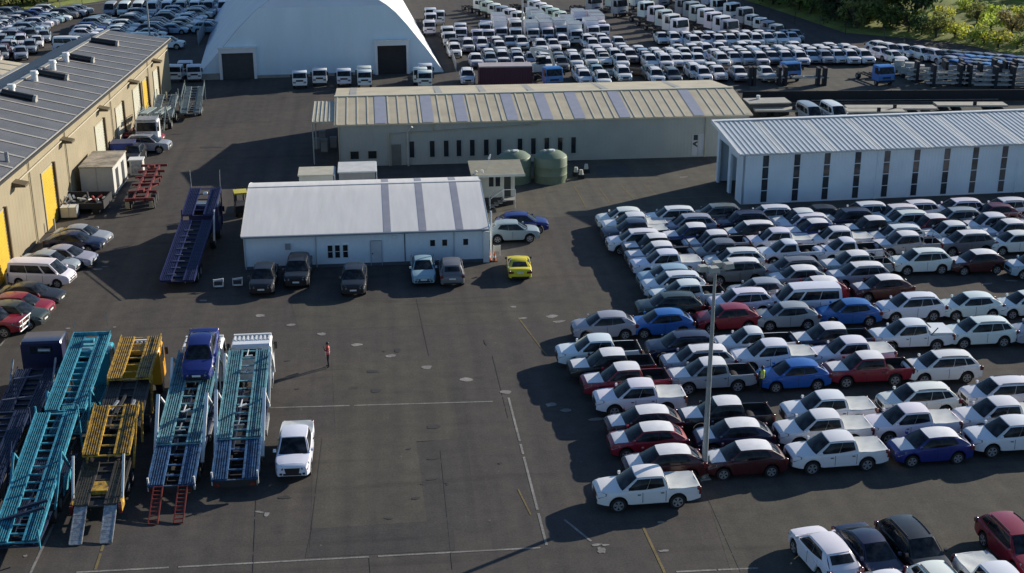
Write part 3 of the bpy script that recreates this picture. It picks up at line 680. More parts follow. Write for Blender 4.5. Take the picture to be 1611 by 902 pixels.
def ring(K, x, bed=False):
    w, zb, zt, zd = plan(K, x), zlow(K, x), soft(K['belt'], x), soft(K['deck'], x)
    zt = min(zt, zd - .02); zm = max(zb + .06, (zb + zt) / 2 + .05)
    cr = .03 if not bed else 0
    r = [(0, zb + .02), (w * .90, zb + .01), (w * .985, zb + .05), (w, zm), (w * .975, zt)]
    if bed: r += [(w - .05, zt + .02), (w - .11, zt + .02), (w - .12, .70), (0, .70)]
    else: r += [(w * .92, zd - .012), (w * .86, zd), (w * .45, zd + cr * .8), (0, zd + cr)]
    return [(x, y, z) for y, z in r]
def body(K, parent):
    h = K['L'] / 2; xs = {h, h - .03, h - .08, h - .18, -h, -h + .03, -h + .08, -h + .2}
    x = h
    while x > -h: xs.add(round(x, 3)); x -= .17
    for w in K['wx']:
        for k in range(-9, 10): xs.add(round(w + K['wr'] * 1.25 * math.sin(k / 9 * math.pi / 2), 3))
    xs = sorted(xs, reverse=True); st = []
    bed = K.get('bed')
    for x in xs:
        if bed and bed[1] < x < bed[0]: st.append(ring(K, x, True))
        else: st.append(ring(K, x))
        if bed:
            nx = [q for q in xs if q < x]
            for e in bed:
                if nx and nx[0] < e <= x:
                    st.append(ring(K, e, e == bed[1])); st.append(ring(K, e - .002, e == bed[0]))
    n = 9; v, f, mi = [], [], []
    for r in st:
        v += r + [(x, -y, z) for x, y, z in reversed(r[1:-1])]
    m = 2 * n - 2
    for i in range(len(st) - 1):
        inbed = bed and bed[1] - .01 < st[i][0][0] <= bed[0] and bed[1] - .01 <= st[i + 1][0][0]
        for j in range(m):
            f.append((i * m + j, i * m + (j + 1) % m, (i + 1) * m + (j + 1) % m, (i + 1) * m + j))
            jj = min(j, m - 1 - j)
            mi.append(1 if jj == 0 else (2 if inbed and jj in (6, 7) else 0))
    f.append(tuple(range(m))); mi.append(0); f.append(tuple((len(st) - 1) * m + j for j in reversed(range(m)))); mi.append(0)
    o = mk('body', v, f, [PAINT, UNDER, LINER], mi, None, parent)
    bm = bmesh.new(); bm.from_mesh(o.data); bmesh.ops.recalc_face_normals(bm, faces=bm.faces); bm.to_mesh(o.data); bm.free()
    o.data.polygons.foreach_set('use_smooth', [True] * len(o.data.polygons)); o.data.set_sharp_from_angle(angle=R(38))
    return o
def patch(name, P, nu, nv, mat, parent, u0=0, u1=1, v0=0, v1=1, off=0.0, color=None):
    """surface P(u,v) sampled on a grid and lifted a little along its normal"""
    v = []
    for i in range(nu + 1):
        for j in range(nv + 1):
            u, w = u0 + (u1 - u0) * i / nu, v0 + (v1 - v0) * j / nv; e = 1e-3
            p = Vector(P(u, w)); a = Vector(P(min(1, u + e), w)) - Vector(P(max(0, u - e), w)); b = Vector(P(u, min(1, w + e))) - Vector(P(u, max(0, w - e)))
            nrm = a.cross(b)
            v.append(p + nrm.normalized() * off if nrm.length > 0 else p)
    f = [(i * (nv + 1) + j, (i + 1) * (nv + 1) + j, (i + 1) * (nv + 1) + j + 1, i * (nv + 1) + j + 1) for i in range(nu) for j in range(nv)]
    return mk(name, v, f, mat, None, 60, parent)
def car(kind, film=False, tray=None, plate=False, far=False, mirror_dark=False):
    """a complete vehicle prototype; with far=True its pieces are joined into one mesh for the distant lots"""
    K = KIND[kind]; h = K['L'] / 2; xa, xb, xc, xd = K['cab']; zr_ = K['roof']; rw = K['W'] / 2 * K['rh']
    root = empty('car')
    def zbelt(x): return soft(K['deck'], x) - .015
    def wbase(x): return plan(K, x) * .925
    def arch(x): return zr_ - (.05 if x > (xb + xc) / 2 else .05 if kind in ('van', 'pickup', 'extra_cab') else .10) * (((x - (xb + xc) / 2) / ((xb - xc) / 2)) ** 2) - .012
    def rp(u, w):                       # roof: u front..rear, w right..left
        x = xb + (xc - xb) * u; y = (2 * w - 1) * rw * (1 - .06 * abs(2 * u - 1) ** 2); q = 2 * w - 1
        return (x + .07 * (1 - q * q) * (1 - 2 * u) * .8, y, arch(x) + .045 * (1 - q * q))
    def ws(u, w):                       # windscreen: u base..top
        q = 2 * w - 1; yb = wbase(xa - .12) * q * .97; xbse = xa - .12 + .16 * (1 - q * q); T = rp(0, w)
        return (xbse + (T[0] - xbse) * u, yb + (T[1] - yb) * u, zbelt(xa) + (T[2] - zbelt(xa)) * u)
    def rg(u, w):                       # rear glass: u top..base
        q = 2 * w - 1; T = rp(1, w); yb = wbase(xd) * q * .95; xbse = xd - .05 * (1 - q * q)
        return (T[0] + (xbse - T[0]) * u - .04 * math.sin(math.pi * u), T[1] + (yb - T[1]) * u, T[2] + (zbelt(xd) - T[2]) * u)
    def side(sg):
        def P(u, w):                    # u front..rear, w belt..roof
            xb0 = xa - .12; x0 = xb0 + (xd - xb0) * u; x1 = xb + (xc - xb) * u
            if sg > 0: T = rp(u, 1); B = (x0, wbase(x0) * (.97 + .03 * min(1, 4 * min(u, 1 - u) + .0)), zbelt(x0))
            else: T = rp(u, 0); B = (x0, -wbase(x0) * (.97 + .03 * min(1, 4 * min(u, 1 - u) + .0)), zbelt(x0))
            bul = .03 * math.sin(math.pi * w) * sg
            return (B[0] + (T[0] - B[0]) * w, B[1] + (T[1] - B[1]) * w + bul, B[2] + (T[2] - B[2]) * w)
        return P
    parts = []
    def add(o): parts.append(o); return o
    add(body(K, root))
    # cabin shell
    cv, cf = [], []
    def grid(P, nu, nv, flip):
        k = len(cv)
        for i in range(nu + 1):
            for j in range(nv + 1): cv.append(P(i / nu, j / nv))
        for i in range(nu):
            for j in range(nv):
                q = (k + i * (nv + 1) + j, k + (i + 1) * (nv + 1) + j, k + (i + 1) * (nv + 1) + j + 1, k + i * (nv + 1) + j + 1)
                cf.append(q[::-1] if flip else q)
    grid(rp, 8, 8, True); grid(ws, 4, 8, True); grid(rg, 4, 8, True); grid(side(1), 8, 4, True); grid(side(-1), 8, 4, False)
    c = mk('cabin', cv, cf, PAINT, None, None, root)
    bm = bmesh.new(); bm.from_mesh(c.data); bmesh.ops.remove_doubles(bm, verts=bm.verts, dist=.004); bmesh.ops.recalc_face_normals(bm, faces=bm.faces); bm.to_mesh(c.data); bm.free()
    c.data.polygons.foreach_set('use_smooth', [True] * len(c.data.polygons)); c.data.set_sharp_from_angle(angle=R(40))
    add(c)
    top = FILM if film else PAINT
    def upw(o):
        if sum(p.normal.z for p in o.data.polygons) < 0: o.data.flip_normals()
        return o
    add(upw(patch('roof', rp, 8, 8, top, root, .0, 1.0, .02, .98, -.012)))
    def bon(u, w):
        x = h - .20 + (xa - .02 - h + .20) * u; q = 2 * w - 1; y = q * plan(K, x) * (.86 + .05 * u)
        a = abs(q); zz = soft(K['deck'], x) + .03 * (1 - a ** 1.5) - (.02 * max(0, a - .8) / .2)
        return (x, y, zz)
    add(upw(patch('bonnet', bon, 8, 8, top, root, 0, 1, .0, 1, .0)))
    for o in parts[-2:]:
        for v in o.data.vertices: v.co.z += .012 if o.name.startswith('roof') else .010
    def glass(nm, P, u0, u1, v0, v1, cx):
        o = patch(nm, P, 6, 6, GLASS, root, u0, u1, v0, v1, .012)
        cen = sum((v.co for v in o.data.vertices), Vector()) / len(o.data.vertices); nn = sum((p.normal for p in o.data.polygons), Vector())
        if nn.dot(cen - Vector((cx, 0, zr_ * .6))) < 0:                       # facing inwards: lift the other way
            for v in o.data.vertices: v.co += -nn.normalized() * -.0
            o2 = patch(nm, P, 6, 6, GLASS, root, u0, u1, v0, v1, -.012); o2.data.flip_normals()
            bpy.data.objects.remove(o); o = o2
        o.name = nm
        return add(o)
    mid = (xb + xc) / 2
    glass('windscreen', ws, .03, .97, .045, .955, mid)
    glass('rear_window', rg, .10, .62 if kind in ('suv', 'van', 'hatchback') else .86, .09, .91, mid)
    for sg in (1, -1):
        P = side(sg)
        if kind == 'van': segs = ((.05, .26), (.30, .60), (.61, .94))
        elif kind in ('extra_cab', 'sports'): segs = ((.06, .86),)
        elif kind == 'pickup': segs = ((.05, .505), (.515, .93))
        elif kind == 'hatchback': segs = ((.05, .475), (.482, .80))
        else: segs = ((.05, .47), (.48, .735), (.75, .93))
        def PW(u, w, P=P):                                                # the sill line kicks up towards the rear
            lo_ = .05 + K['kick'] * max(0, (u - .42) / .5) ** 1.4
            return P(u, lo_ + (.90 - lo_) * w if kind != 'van' else .08 + .72 * w)
        for k, (a, b) in enumerate(segs): glass('side_window', PW, a, b, 0, 1, mid)
    # doors with handles, proud of the flank
    def flank(sg):
        def P(u, w): return P0(u, w)
        return P
    dx = [(xa - .25, (xa + xc) / 2 - .02)] if kind in ('extra_cab', 'sports') else [(xa - .25, (xa + xc) / 2 - .02), ((xa + xc) / 2 - .05, max(xc - .1, K['wx'][1] + K['wr'] * .75))]
    if kind == 'van': dx = [(1.45, .45), (.40, -.85)]
    for sg in (1, -1):
        for (d0, d1) in dx:
            def P(u, w, sg=sg, d0=d0, d1=d1):
                x = d0 + (d1 - d0) * u; wd_ = plan(K, x); zl = max(K['zb'] + .13, zlow(K, x) + .06); zt = min(soft(K['belt'], x), soft(K['deck'], x) - .02) - .01
                zm = (K['zb'] + zt) / 2 + .05; z = zl + (zt - zl) * w
                y = wd_ + .006 if z < zm else wd_ - wd_ * .025 * (z - zm) / max(.05, zt - zm) + .006
                return (x, sg * y, z)
            us = [0] + [.014 / (d0 - d1) * 1.2] + [k / 8 for k in range(1, 8)] + [1 - .022 / (d0 - d1) * 1.2, 1]
            dv = [P(u, w / 4) for u in us for w in range(5)]; nu_ = len(us) - 1
            df = [(i * 5 + j, (i + 1) * 5 + j, (i + 1) * 5 + j + 1, i * 5 + j + 1) for i in range(nu_) for j in range(4)]
            o = mk('door', dv, df, [PAINT, DARK], [1 if i == nu_ - 1 else 0 for i in range(nu_) for j in range(4)], 60, root)
            if sum(p.normal.y for p in o.data.polygons) * sg < 0: o.data.flip_normals()
            add(o)
            hx = d1 + .12; hz = soft(K['belt'], hx) - .13; y = plan(K, hx)
            hb = MB().box(hx, hx + .16, sg * y - .02, sg * y + .025 * sg + .01 * sg, hz, hz + .035) if sg > 0 else MB().box(hx, hx + .16, -y - .035, -y + .02, hz, hz + .035)
            hb.build('handle', DARK if kind in ('pickup', 'extra_cab') else PAINT, o); parts.append(o.children[0])
    # wheels
    wr = K['wr']; hw = K['W'] / 2
    for wx in K['wx']:
        for sg in (1, -1):
            y0 = sg * (hw - .235); y1 = sg * (hw - .012); t = MB(); n = 20; v = []
            pr_ = [(.62 * wr, y0), (.94 * wr, y0), (wr, y0 + sg * .03), (wr, y1 - sg * .03), (.93 * wr, y1), (.70 * wr, y1), (.66 * wr, y1 - sg * .05), (.02, y1 - sg * .06)]
            for r_, yy in pr_:
                for i in range(n): a = 2 * math.pi * i / n; v.append((wx + r_ * math.cos(a), yy, wr + r_ * math.sin(a)))
            t.add(v, [(k * n + i, k * n + (i + 1) % n, (k + 1) * n + (i + 1) % n, (k + 1) * n + i) for k in range(len(pr_) - 1) for i in range(n)])
            w_ = t.build('wheel', TYRE, root, 35); add(w_)
            rm = MB(); ns = 5
            for s_ in range(ns):
                a = 2 * math.pi * s_ / ns + .3; da = .30
                def pt(r_, ang, yy): return (wx + r_ * math.cos(ang), yy, wr + r_ * math.sin(ang))
                yo = y1 - sg * .015
                rm.quad(pt(.10 * wr, a - 1.0, yo), pt(.64 * wr, a - da, yo), pt(.64 * wr, a + da, yo), pt(.10 * wr, a + 1.0, yo))
            for i in range(n):
                a0, a1 = 2 * math.pi * i / n, 2 * math.pi * (i + 1) / n; yo = y1 - sg * .012
                rm.quad(pt(.60 * wr, a0, yo), pt(.70 * wr, a0, yo), pt(.70 * wr, a1, yo), pt(.60 * wr, a1, yo))
            add(rm.build('rim', RIM, w_))
    # lamps, grille, bumpers, mirrors
    zl = soft(K['deck'], h - .12)
    for sg in (1, -1):
        x0 = h - .10; y = plan(K, h - .25)
        b = MB(); zt = zl - .03
        b.add([(h + .008, sg * y * .54, zt - .06), (h - .44, sg * (y + .022), zt + .05), (h - .42, sg * (y + .024), zt - .07), (h - .02, sg * (y * .95), zt - .22), (h + .010, sg * y * .54, zt - .19),
               (h - .05, sg * y * .62, zt + .012), (h - .30, sg * y * .93, zt + .085)], [(0, 4, 3), (0, 3, 2, 1), (0, 1, 6, 5)])
        add(b.build('headlight', LAMP, root))
        b = MB(); z1 = soft(K['belt'], -h + .1); zz = z1 - .02
        if kind in ('suv', 'van', 'hatchback'):
            b.box(-h - .012, -h + .20, min(sg * y * .80, sg * (y + .045)), max(sg * y * .80, sg * (y + .045)), zz - .18, zz + .05)
        elif kind in ('pickup', 'extra_cab'):
            b.box(-h - .012, -h + .10, min(sg * y * .86, sg * (y + .055)), max(sg * y * .86, sg * (y + .055)), zz - .34, zz - .02)
        else: b.box(-h - .012, -h + .16, min(sg * y * .60, sg * (y + .05)), max(sg * y * .60, sg * (y + .05)), zz - .16, zz - .0)
        k0 = len(b.v); ex_, ey_, ez_ = -h + .10, sg * (y - .04), zz - (.03 if kind != 'sedan' else .06)  # rounded bulge added to the lens so it catches a sun glint
        for i in range(7):
            for j in range(12):
                f_, t_ = math.pi * i / 6, 2 * math.pi * j / 12
                b.v.append((ex_ + .15 * math.sin(f_) * math.cos(t_), ey_ + .085 * math.sin(f_) * math.sin(t_), ez_ + .12 * math.cos(f_)))
        for i in range(6):
            for j in range(12): b.f.append((k0 + i * 12 + j, k0 + i * 12 + (j + 1) % 12, k0 + (i + 1) * 12 + (j + 1) % 12, k0 + (i + 1) * 12 + j)); b.m.append(0)
        add(b.build('tail_light', REDLENS, root, 50))
        b = MB(); mx_ = xa - .32; my = plan(K, mx_); mz = zbelt(mx_) + .05
        b.prism([(mx_ - .02, mz), (mx_ + .10, mz + .02), (mx_ + .08, mz + .14), (mx_ - .04, mz + .15)], 'y', min(sg * (my - .02), sg * (my + .13)), max(sg * (my - .02), sg * (my + .13)))
        for i, (px, py, pz) in enumerate(b.v): b.v[i] = (px, py, pz)
        b2 = MB()
        b2.v = [(px, pz_, py_) if False else (px, py_, pz_) for (px, py_, pz_) in b.v]; b2.f = b.f; b2.m = b.m
        add(b2.build('mirror', DARK if mirror_dark else PAINT, root))
    y = plan(K, h - .05); b = MB()
    gh = .32 if kind in ('pickup', 'extra_cab') else .24 if kind == 'suv' else .15; zg = soft(K['deck'], h - .05) - .08
    b.add([(h + .014, -y * .52, zg), (h + .014, y * .52, zg), (h + .022, y * .42, zg - gh), (h + .022, -y * .42, zg - gh), (h - .05, -y * .52, zg), (h - .05, y * .52, zg), (h - .05, y * .42, zg - gh), (h - .05, -y * .42, zg - gh)], [(0, 1, 2, 3), (4, 5, 1, 0), (7, 6, 2, 3)])
    for sg in (-1, 1): b.box(h - .06, h + .012, min(sg * y * .66, sg * y * .84), max(sg * y * .66, sg * y * .84), K['zb'] + .18, K['zb'] + .30)
    b.box(h - .05, h + .014, -y * .60, y * .60, K['zb'] + .16, K['zb'] + .27); add(b.build('grille', DARK, root))
    b = MB().box(h - .2, h + .02, -y * .80, y * .80, K['zb'] + .08, K['zb'] + .13); b.box(-h - .02, -h + .15, -y * .85, y * .85, K['zb'] + .10, K['zb'] + .22); add(b.build('bumper_trim', DARK, root))
    if plate:
        add(MB().box(h + .012, h + .03, -.24, .24, K['zb'] + .30, K['zb'] + .42).build('number_plate', PLATE, root))
        add(MB().box(-h - .03, -h - .01, -.24, .24, K['zb'] + .45, K['zb'] + .57).build('number_plate', PLATE, root))
    if kind in ('suv',) :
        b = MB()
        for sg in (1, -1):
            a = [rp(.1 + .8 * i / 6, .5 + sg * .43) for i in range(7)]
            for p, q in zip(a, a[1:]): b.bar((p[0], p[1], p[2] + .05), (q[0], q[1], q[2] + .05), .035, .03)
        add(b.build('roof_rail', DARK, root))
    if 'bed' in K:
        x0, x1 = K['bed']; zt = soft(K['deck'], -1.6)
        if tray == 'cover':
            def P(u, w):
                x = x0 - .02 + (x1 - .0 - x0) * u; q = 2 * w - 1
                return (x, q * (plan(K, x) - .05), zt - .005 - .05 * (1 - q ** 4) * math.sin(math.pi * u) ** .6 - .012 * math.sin(9 * u + 4 * q))
            add(upw(patch('tray_cover', P, 10, 10, TRAYFILM, root)))
        elif tray == 'lid':
            hb = K['W'] / 2 - .05
            b = MB(); b.prism([(x0 - .02, zt + .0), (x1 + .02, zt + .0), (x1 + .06, zt + .10), (x0 - .06, zt + .15)], 'y', -hb, hb); add(b.build('tray_lid', FILM if film else PAINT, root))
            b = MB()
            for sg in (1, -1): b.tube((x0 - .02, sg * hb, zt), (x0 - .45, sg * hb * .96, zt + .48), .035, n=6)
            b.tube((x0 - .02 + .06, -hb * .9, zr_ - .12), (x0 + .04, hb * .9, zr_ - .12), .035, n=6); add(b.build('sports_bar', DARK, root))
        elif tray == 'rack':
            b = MB()
            for sg in (1, -1):
                for xx in (x0 - .08, (x0 + x1) / 2, x1 + .08): b.tube((xx, sg * .82, zt), (xx, sg * .80, zt + .42), .025, n=6)
                b.tube((x0 - .08, sg * .80, zt + .42), (x1 + .08, sg * .80, zt + .42), .025, n=6)
            b.tube((x1 + .08, -.8, zt + .42), (x1 + .08, .8, zt + .42), .025, n=6); b.tube((x0 - .08, -.8, zt + .42), (x0 - .08, .8, zt + .42), .025, n=6)
            add(b.build('tray_rack', GREYST, root))
        else:
            b = MB()
            b.box(x1 - .04, x1 + .01, -.72, .72, .72, zt + .022); add(b.build('tailgate_liner', LINER, root))
    for o in parts:
        if o.name.startswith('car'): pass
    if far:                                                            # one mesh for the distance
        mv, mf, mm, mats = [], [], [], []
        for o in parts:
            k = len(mv); mv += [tuple(v.co) for v in o.data.vertices]
            idx = []
            for m in o.data.materials:
                if m not in mats: mats.append(m)
                idx.append(mats.index(m))
            for p in o.data.polygons: mf.append(tuple(i + k for i in p.vertices)); mm.append(idx[p.material_index])
        for o in parts: bpy.data.objects.remove(o)
        bpy.data.objects.remove(root)
        o = mk('car', mv, mf, mats, mm, 35)
        return o
    return root
NAMES = {'hatchback': ('hatchback_car', 'hatchback'), 'sedan': ('sedan_car', 'sedan'), 'suv': ('suv_car', 'suv'), 'pickup': ('pickup_truck', 'pickup truck'),
         'extra_cab': ('pickup_truck', 'pickup truck'), 'van': ('passenger_van', 'van'), 'sports': ('sports_car', 'sports car')}
HUE = {'white': (.74, .75, .77), 'silver': (.30, .33, .37), 'grey': (.13, .14, .15), 'black': (.012, .013, .015), 'navy': (.012, .018, .055), 'blue': (.008, .10, .36),
       'dark blue': (.010, .022, .16), 'red': (.22, .006, .022), 'dark red': (.050, .005, .008), 'dark green': (.028, .042, .036), 'yellow': (.72, .60, .02), 'pale white': (.52, .60, .58), 'truck blue': (.03, .17, .48), 'cream': (.60, .57, .50),
       'pale blue': (.30, .42, .50), 'maroon': (.09, .012, .03)}
PROTO = {}; USED = set()
def paint_tree(o, rgb):
    o.color = (*rgb, 1)
    for c in o.children: paint_tree(c, rgb)
def place(kind, hue, loc, deg, label, group=None, film=False, tray=None, plate=False, far=False, tilt=None, dark_mirror=False, scale=None):
    key = (kind, film, tray, plate, far, dark_mirror)
    rgb = tuple(c * rnd.uniform(.94, 1.05) for c in HUE[hue])
    if key not in PROTO:
        o = car(kind, film, tray, plate, far, dark_mirror); PROTO[key] = None if far else catalog(o)
        if far: PROTO[key] = (o, [])
        first = o
    else:
        first = copy_car(PROTO[key], rgb)
    o = first; o.name = NAMES[kind][0]
    o.location = loc; o.rotation_euler = (0, tilt or 0, R(deg))
    if scale: o.scale = (scale,) * 3
    if key in USED: pass
    else: paint_all(PROTO[key], rgb)
    USED.add(key)
    for k in ('label', 'category', 'group', 'kind'):
        if k in o: del o[k]
    tag(o, label, NAMES[kind][1], group); o.color = (*rgb, 1)
    return o
def paint_all(cat, rgb):
    cat[0].color = (*rgb, 1)
    for k in cat[1]: paint_all(k, rgb)
def copy_car(cat, rgb, parent=None):
    o, kids = cat; c = o.copy(); COL.objects.link(c); c.color = (*rgb, 1)
    if parent is not None: c.parent = parent
    for k in kids: copy_car(k, rgb, c)
    return c
def at_roof(kind, px, py, deg):
    """ground position of a vehicle whose roof centre is seen at a photo point"""
    K = KIND[kind]; p = g(px, py, K['roof'] - .02); off = (K['cab'][1] + K['cab'][2]) / 2; a = R(deg)
    return (p.x - off * math.cos(a), p.y - off * math.sin(a), 0)
# ================================================================== trucks
def wheel_pair(mb, x, r, ys, w=.26, rim=None):
    for y in ys:
        mb.tube((x, y - w / 2, r), (x, y + w / 2, r), r, n=16)
        if rim: rim.tube((x, y - w / 2 - .012, r), (x, y + w / 2 + .012, r), r * .55, n=12)
def join(root_parts, name):
    mv, mf, mm, mats = [], [], [], []
    for o in root_parts:
        M_ = o.matrix_local
        k = len(mv); mv += [tuple(M_ @ v.co) for v in o.data.vertices]; idx = []
        for m in o.data.materials:
            if m not in mats: mats.append(m)
            idx.append(mats.index(m))
        for p in o.data.polygons: mf.append(tuple(i + k for i in p.vertices)); mm.append(idx[p.material_index])
    for o in root_parts: bpy.data.objects.remove(o)
    return mk(name, mv, mf, mats, mm, 35)
def cab_parts(root, W, H, zb, xf, Ld, rear_window=True, mat=PAINT):
    """cab-over cab: front face at x = xf, Ld long, with raked windscreen"""
    ps = []
    w = W / 2; zw = zb + (H - zb) * .46
    prof = [(xf - Ld, zb), (xf - .02, zb), (xf, zb + .2), (xf - .02, zw), (xf - .26, H - .10), (xf - .42, H), (xf - Ld + .12, H), (xf - Ld, H - .12)]
    b = MB(); n = len(prof); v = []
    for y, s_ in ((-w, .96), (-w + .07, 1), (w - .07, 1), (w, .96)):
        for x, z in prof: v.append((xf - Ld / 2 + (x - xf + Ld / 2) * (s_ if abs(y) == w else 1), y, zb + (z - zb) * (s_ if abs(y) == w else 1) + (.02 if abs(y) == w else 0)))
    b.add(v, [(k * n + i, k * n + (i + 1) % n, (k + 1) * n + (i + 1) % n, (k + 1) * n + i) for k in range(3) for i in range(n)] + [tuple(range(n - 1, -1, -1)), tuple(range(3 * n, 4 * n))])
    ps.append(b.build('cab', mat, root, 35))
    q = .012
    a0, a1 = Vector((xf - .025 + q, 0, zw + .05)), Vector((xf - .245 + q, 0, H - .16))
    b = MB().quad(a0 + Vector((0, -w * .90, 0)), a0 + Vector((0, w * .90, 0)), a1 + Vector((0, w * .86, 0)), a1 + Vector((0, -w * .86, 0)))
    ps.append(b.build('windscreen', GLASS, root))
    for sg in (-1, 1):
        y = sg * (w + .004); z0, z1 = zw + .02, H - .22
        x0, x1 = xf - .16, xf - min(1.05, Ld * .8)
        b = MB().add([(x0, y, z0), (x0 - .16, y, z1), (x1, y, z1), (x1, y, z0)], [(0, 1, 2, 3)]); ps.append(b.build('side_window', GLASS, root))
        b = MB(); b.box(xf + .08, xf + .16, sg * (w + .12) - .09, sg * (w + .12) + .09, zw + .1, zw + .55); b.bar((xf - .05, sg * w * .97, zw + .5), (xf + .12, sg * (w + .1), zw + .5), .03); ps.append(b.build('mirror', DARK, root))
        b = MB().box(xf - .03, xf + .025, sg * w * .72 - .17, sg * w * .72 + .17, zb + .12, zb + .32); ps.append(b.build('headlight', LAMP, root))
    ps.append(MB().box(xf - .02, xf + .03, -w * .5, w * .5, zb + .32, zb + .52).build('grille', DARK, root))
    ps.append(MB().box(xf - .1, xf + .06, -w * .97, w * .97, zb - .14, zb + .1).build('bumper', mat if W < 2 else DARK, root))
    if rear_window: ps.append(MB().box(xf - Ld - .006, xf - Ld + .02, -w * .55, w * .55, H - .75, H - .28).build('rear_window', GLASS, root))
    return ps
def light_truck(body=None, W=1.75, H=2.15, L=4.9, far=True, mat=PAINT):
    """small cab-over truck: bare chassis, flat deck or white box body"""
    root = empty('truck'); ps = cab_parts(root, W, H, .62, L / 2, 1.55 if W < 2 else 1.7, True, mat)
    b = MB()
    for y in (-.38, .38): b.box(-L / 2, L / 2 - .3, y - .05, y + .05, .52, .68)
    for k in range(5): b.box(-L / 2 + .15 + k * .75, -L / 2 + .22 + k * .75, -.38, .38, .54, .64)
    ps.append(b.build('chassis', CHASSIS, root))
    rm = MB(); b = MB(); wheel_pair(b, L / 2 - .75, .38, (-W / 2 + .16, W / 2 - .16), .24, rm); wheel_pair(b, -L / 2 + 1.0, .38, (-W / 2 + .2, W / 2 - .2), .38, rm)
    ps.append(b.build('wheels', TYRE, root, 35)); ps.append(rm.build('rims', STEELRIM, root, 35))
    if body == 'box':
        b = MB().box(-L / 2 - .1, L / 2 - 1.7, -W / 2 - .08, W / 2 + .08, .75, H + .65); ps.append(b.build('box_body', tinted('box_panel', .5, .1), root)); ps[-1].color = (.55, .57, .55, 1)
        b = MB()
        for z in (.78, H + .60): b.box(-L / 2 - .12, L / 2 - 1.69, -W / 2 - .1, W / 2 + .1, z, z + .06)
        ps.append(b.build('box_trim', GREYST, root))
    elif body == 'deck':
        b = MB().box(-L / 2 - .1, L / 2 - 1.65, -W / 2 - .05, W / 2 + .05, .78, .90)
        b.box(L / 2 - 1.7, L / 2 - 1.64, -W / 2, W / 2, .9, 1.75); ps.append(b.build('deck', GREYST, root))
    if far: 
        o = join(ps, 'truck'); bpy.data.objects.remove(root); return o
    return root
TP = {}
def put_truck(loc, deg, label, group, hue='white', body=None, far=True, cat='truck', name='light_truck', **kw):
    key = (body, far, tuple(sorted(kw.items())))
    rgb = tuple(c * rnd.uniform(.93, 1.05) for c in HUE[hue])
    if key not in TP:
        o = light_truck(body, far=far, **kw); TP[key] = (o, []) if far else catalog(o); paint_all(TP[key], rgb)
        for c in o.children:
            if c.name.startswith('box_body'): c.color = (.55, .57, .55, 1)
    else: o = copy_car(TP[key], rgb)
    o.name = name; o.location = loc; o.rotation_euler = (0, 0, R(deg))
    return tag(o, label, cat, group)

# ------------------------------------------------------------------ car carriers (built facing local +Y)
def deck(parent, y0, z0, y1, z1, W, mat_frame, mat_run, rung=.48, rails=True, dark_right=False, closed=False):
    """one carrying deck: side rails and rungs (frame) with two slatted wheel runways"""
    def P(x, t, up=0): return Vector((x, y0 + (y1 - y0) * t, z0 + (z1 - z0) * t + up))
    w = W / 2; L = math.hypot(y1 - y0, z1 - z0); b = MB()
    for x in (-w, w): b.bar(P(x, 0), P(x, 1), .09, .16)
    for x in (-w * .37, w * .37): b.bar(P(x, 0, .02), P(x, 1, .02), .09, .14)
    n = max(2, int(L / rung))
    for k in range(n + 1): b.bar(P(-w, k / n, -.03), P(w, k / n, -.03), .09, .07)
    if rails:
        for x in (-w - .02, w + .02): b.bar(P(x, 0, .22), P(x, 1, .22), .04, .04)
        for k in range(0, n + 1, 3):
            for x in (-w - .02, w + .02): b.bar(P(x, k / n), P(x, k / n, .22), .035)
    f = b.build('deck_frame', mat_frame, parent)
    for sg in (-1, 1):
        r = MB(); xa_, xb_ = sg * w * .41, sg * (w - .06); m = max(4, int(L / .55))
        for k in range(m):
            t0, t1 = (k + .02) / m, (k + .95) / m
            v = [P(xa_, t0, .05), P(xb_, t0, .05), P(xb_, t1, .05), P(xa_, t1, .05)]; q = [p - Vector((0, 0, .03)) for p in v]
            r.add(v + q, [(0, 1, 2, 3), (7, 6, 5, 4), (0, 4, 5, 1), (1, 5, 6, 2), (2, 6, 7, 3), (3, 7, 4, 0)])
        for q in range(6): x = xa_ + (xb_ - xa_) * q / 5; r.bar(P(x, 0, .065), P(x, 1, .065), .035, .04, 1)
        r.build('runway', [mat_run, mat_frame], parent)
    if closed:
        MB().quad(P(-w + .05, 0, -.08), P(w - .05, 0, -.08), P(w - .05, 1, -.08), P(-w + .05, 1, -.08)).build('deck_floor', CHASSIS, parent)
    return P
def steel(name, rgb, var=.35): return M(name, rgb, .5, var, 2.2)
TEAL = steel('teal_steel', (.13, .30, .34)); TEALRUN = steel('teal_runway', (.085, .17, .19), .5); CYAN = steel('cyan_steel', (.045, .25, .34)); CYANRUN = steel('cyan_runway', (.035, .12, .155), .6)
NAVY = steel('navy_steel', (.010, .022, .062)); NAVYRUN = steel('navy_runway', (.012, .020, .045), .4); YEL = steel('yellow_steel', (.42, .255, .03), .55); YELRUN = steel('rusty_yellow_runway', (.16, .115, .04), .75)
DECKDARK = steel('worn_dark_deck', (.045, .040, .034), .4); GTEAL = steel('grey_green_steel', (.22, .27, .27), .3); GRUN = steel('grey_runway', (.17, .20, .20), .35); REDST = steel('red_oxide', (.16, .025, .018), .4)
BLUEST = steel('blue_steel', (.010, .016, .085), .3); BLUERUN = steel('blue_runway', (.008, .012, .055), .4); MIDB = steel('mid_blue_steel', (.05, .12, .24), .4); MIDBR = steel('mid_blue_runway', (.03, .07, .14), .5)
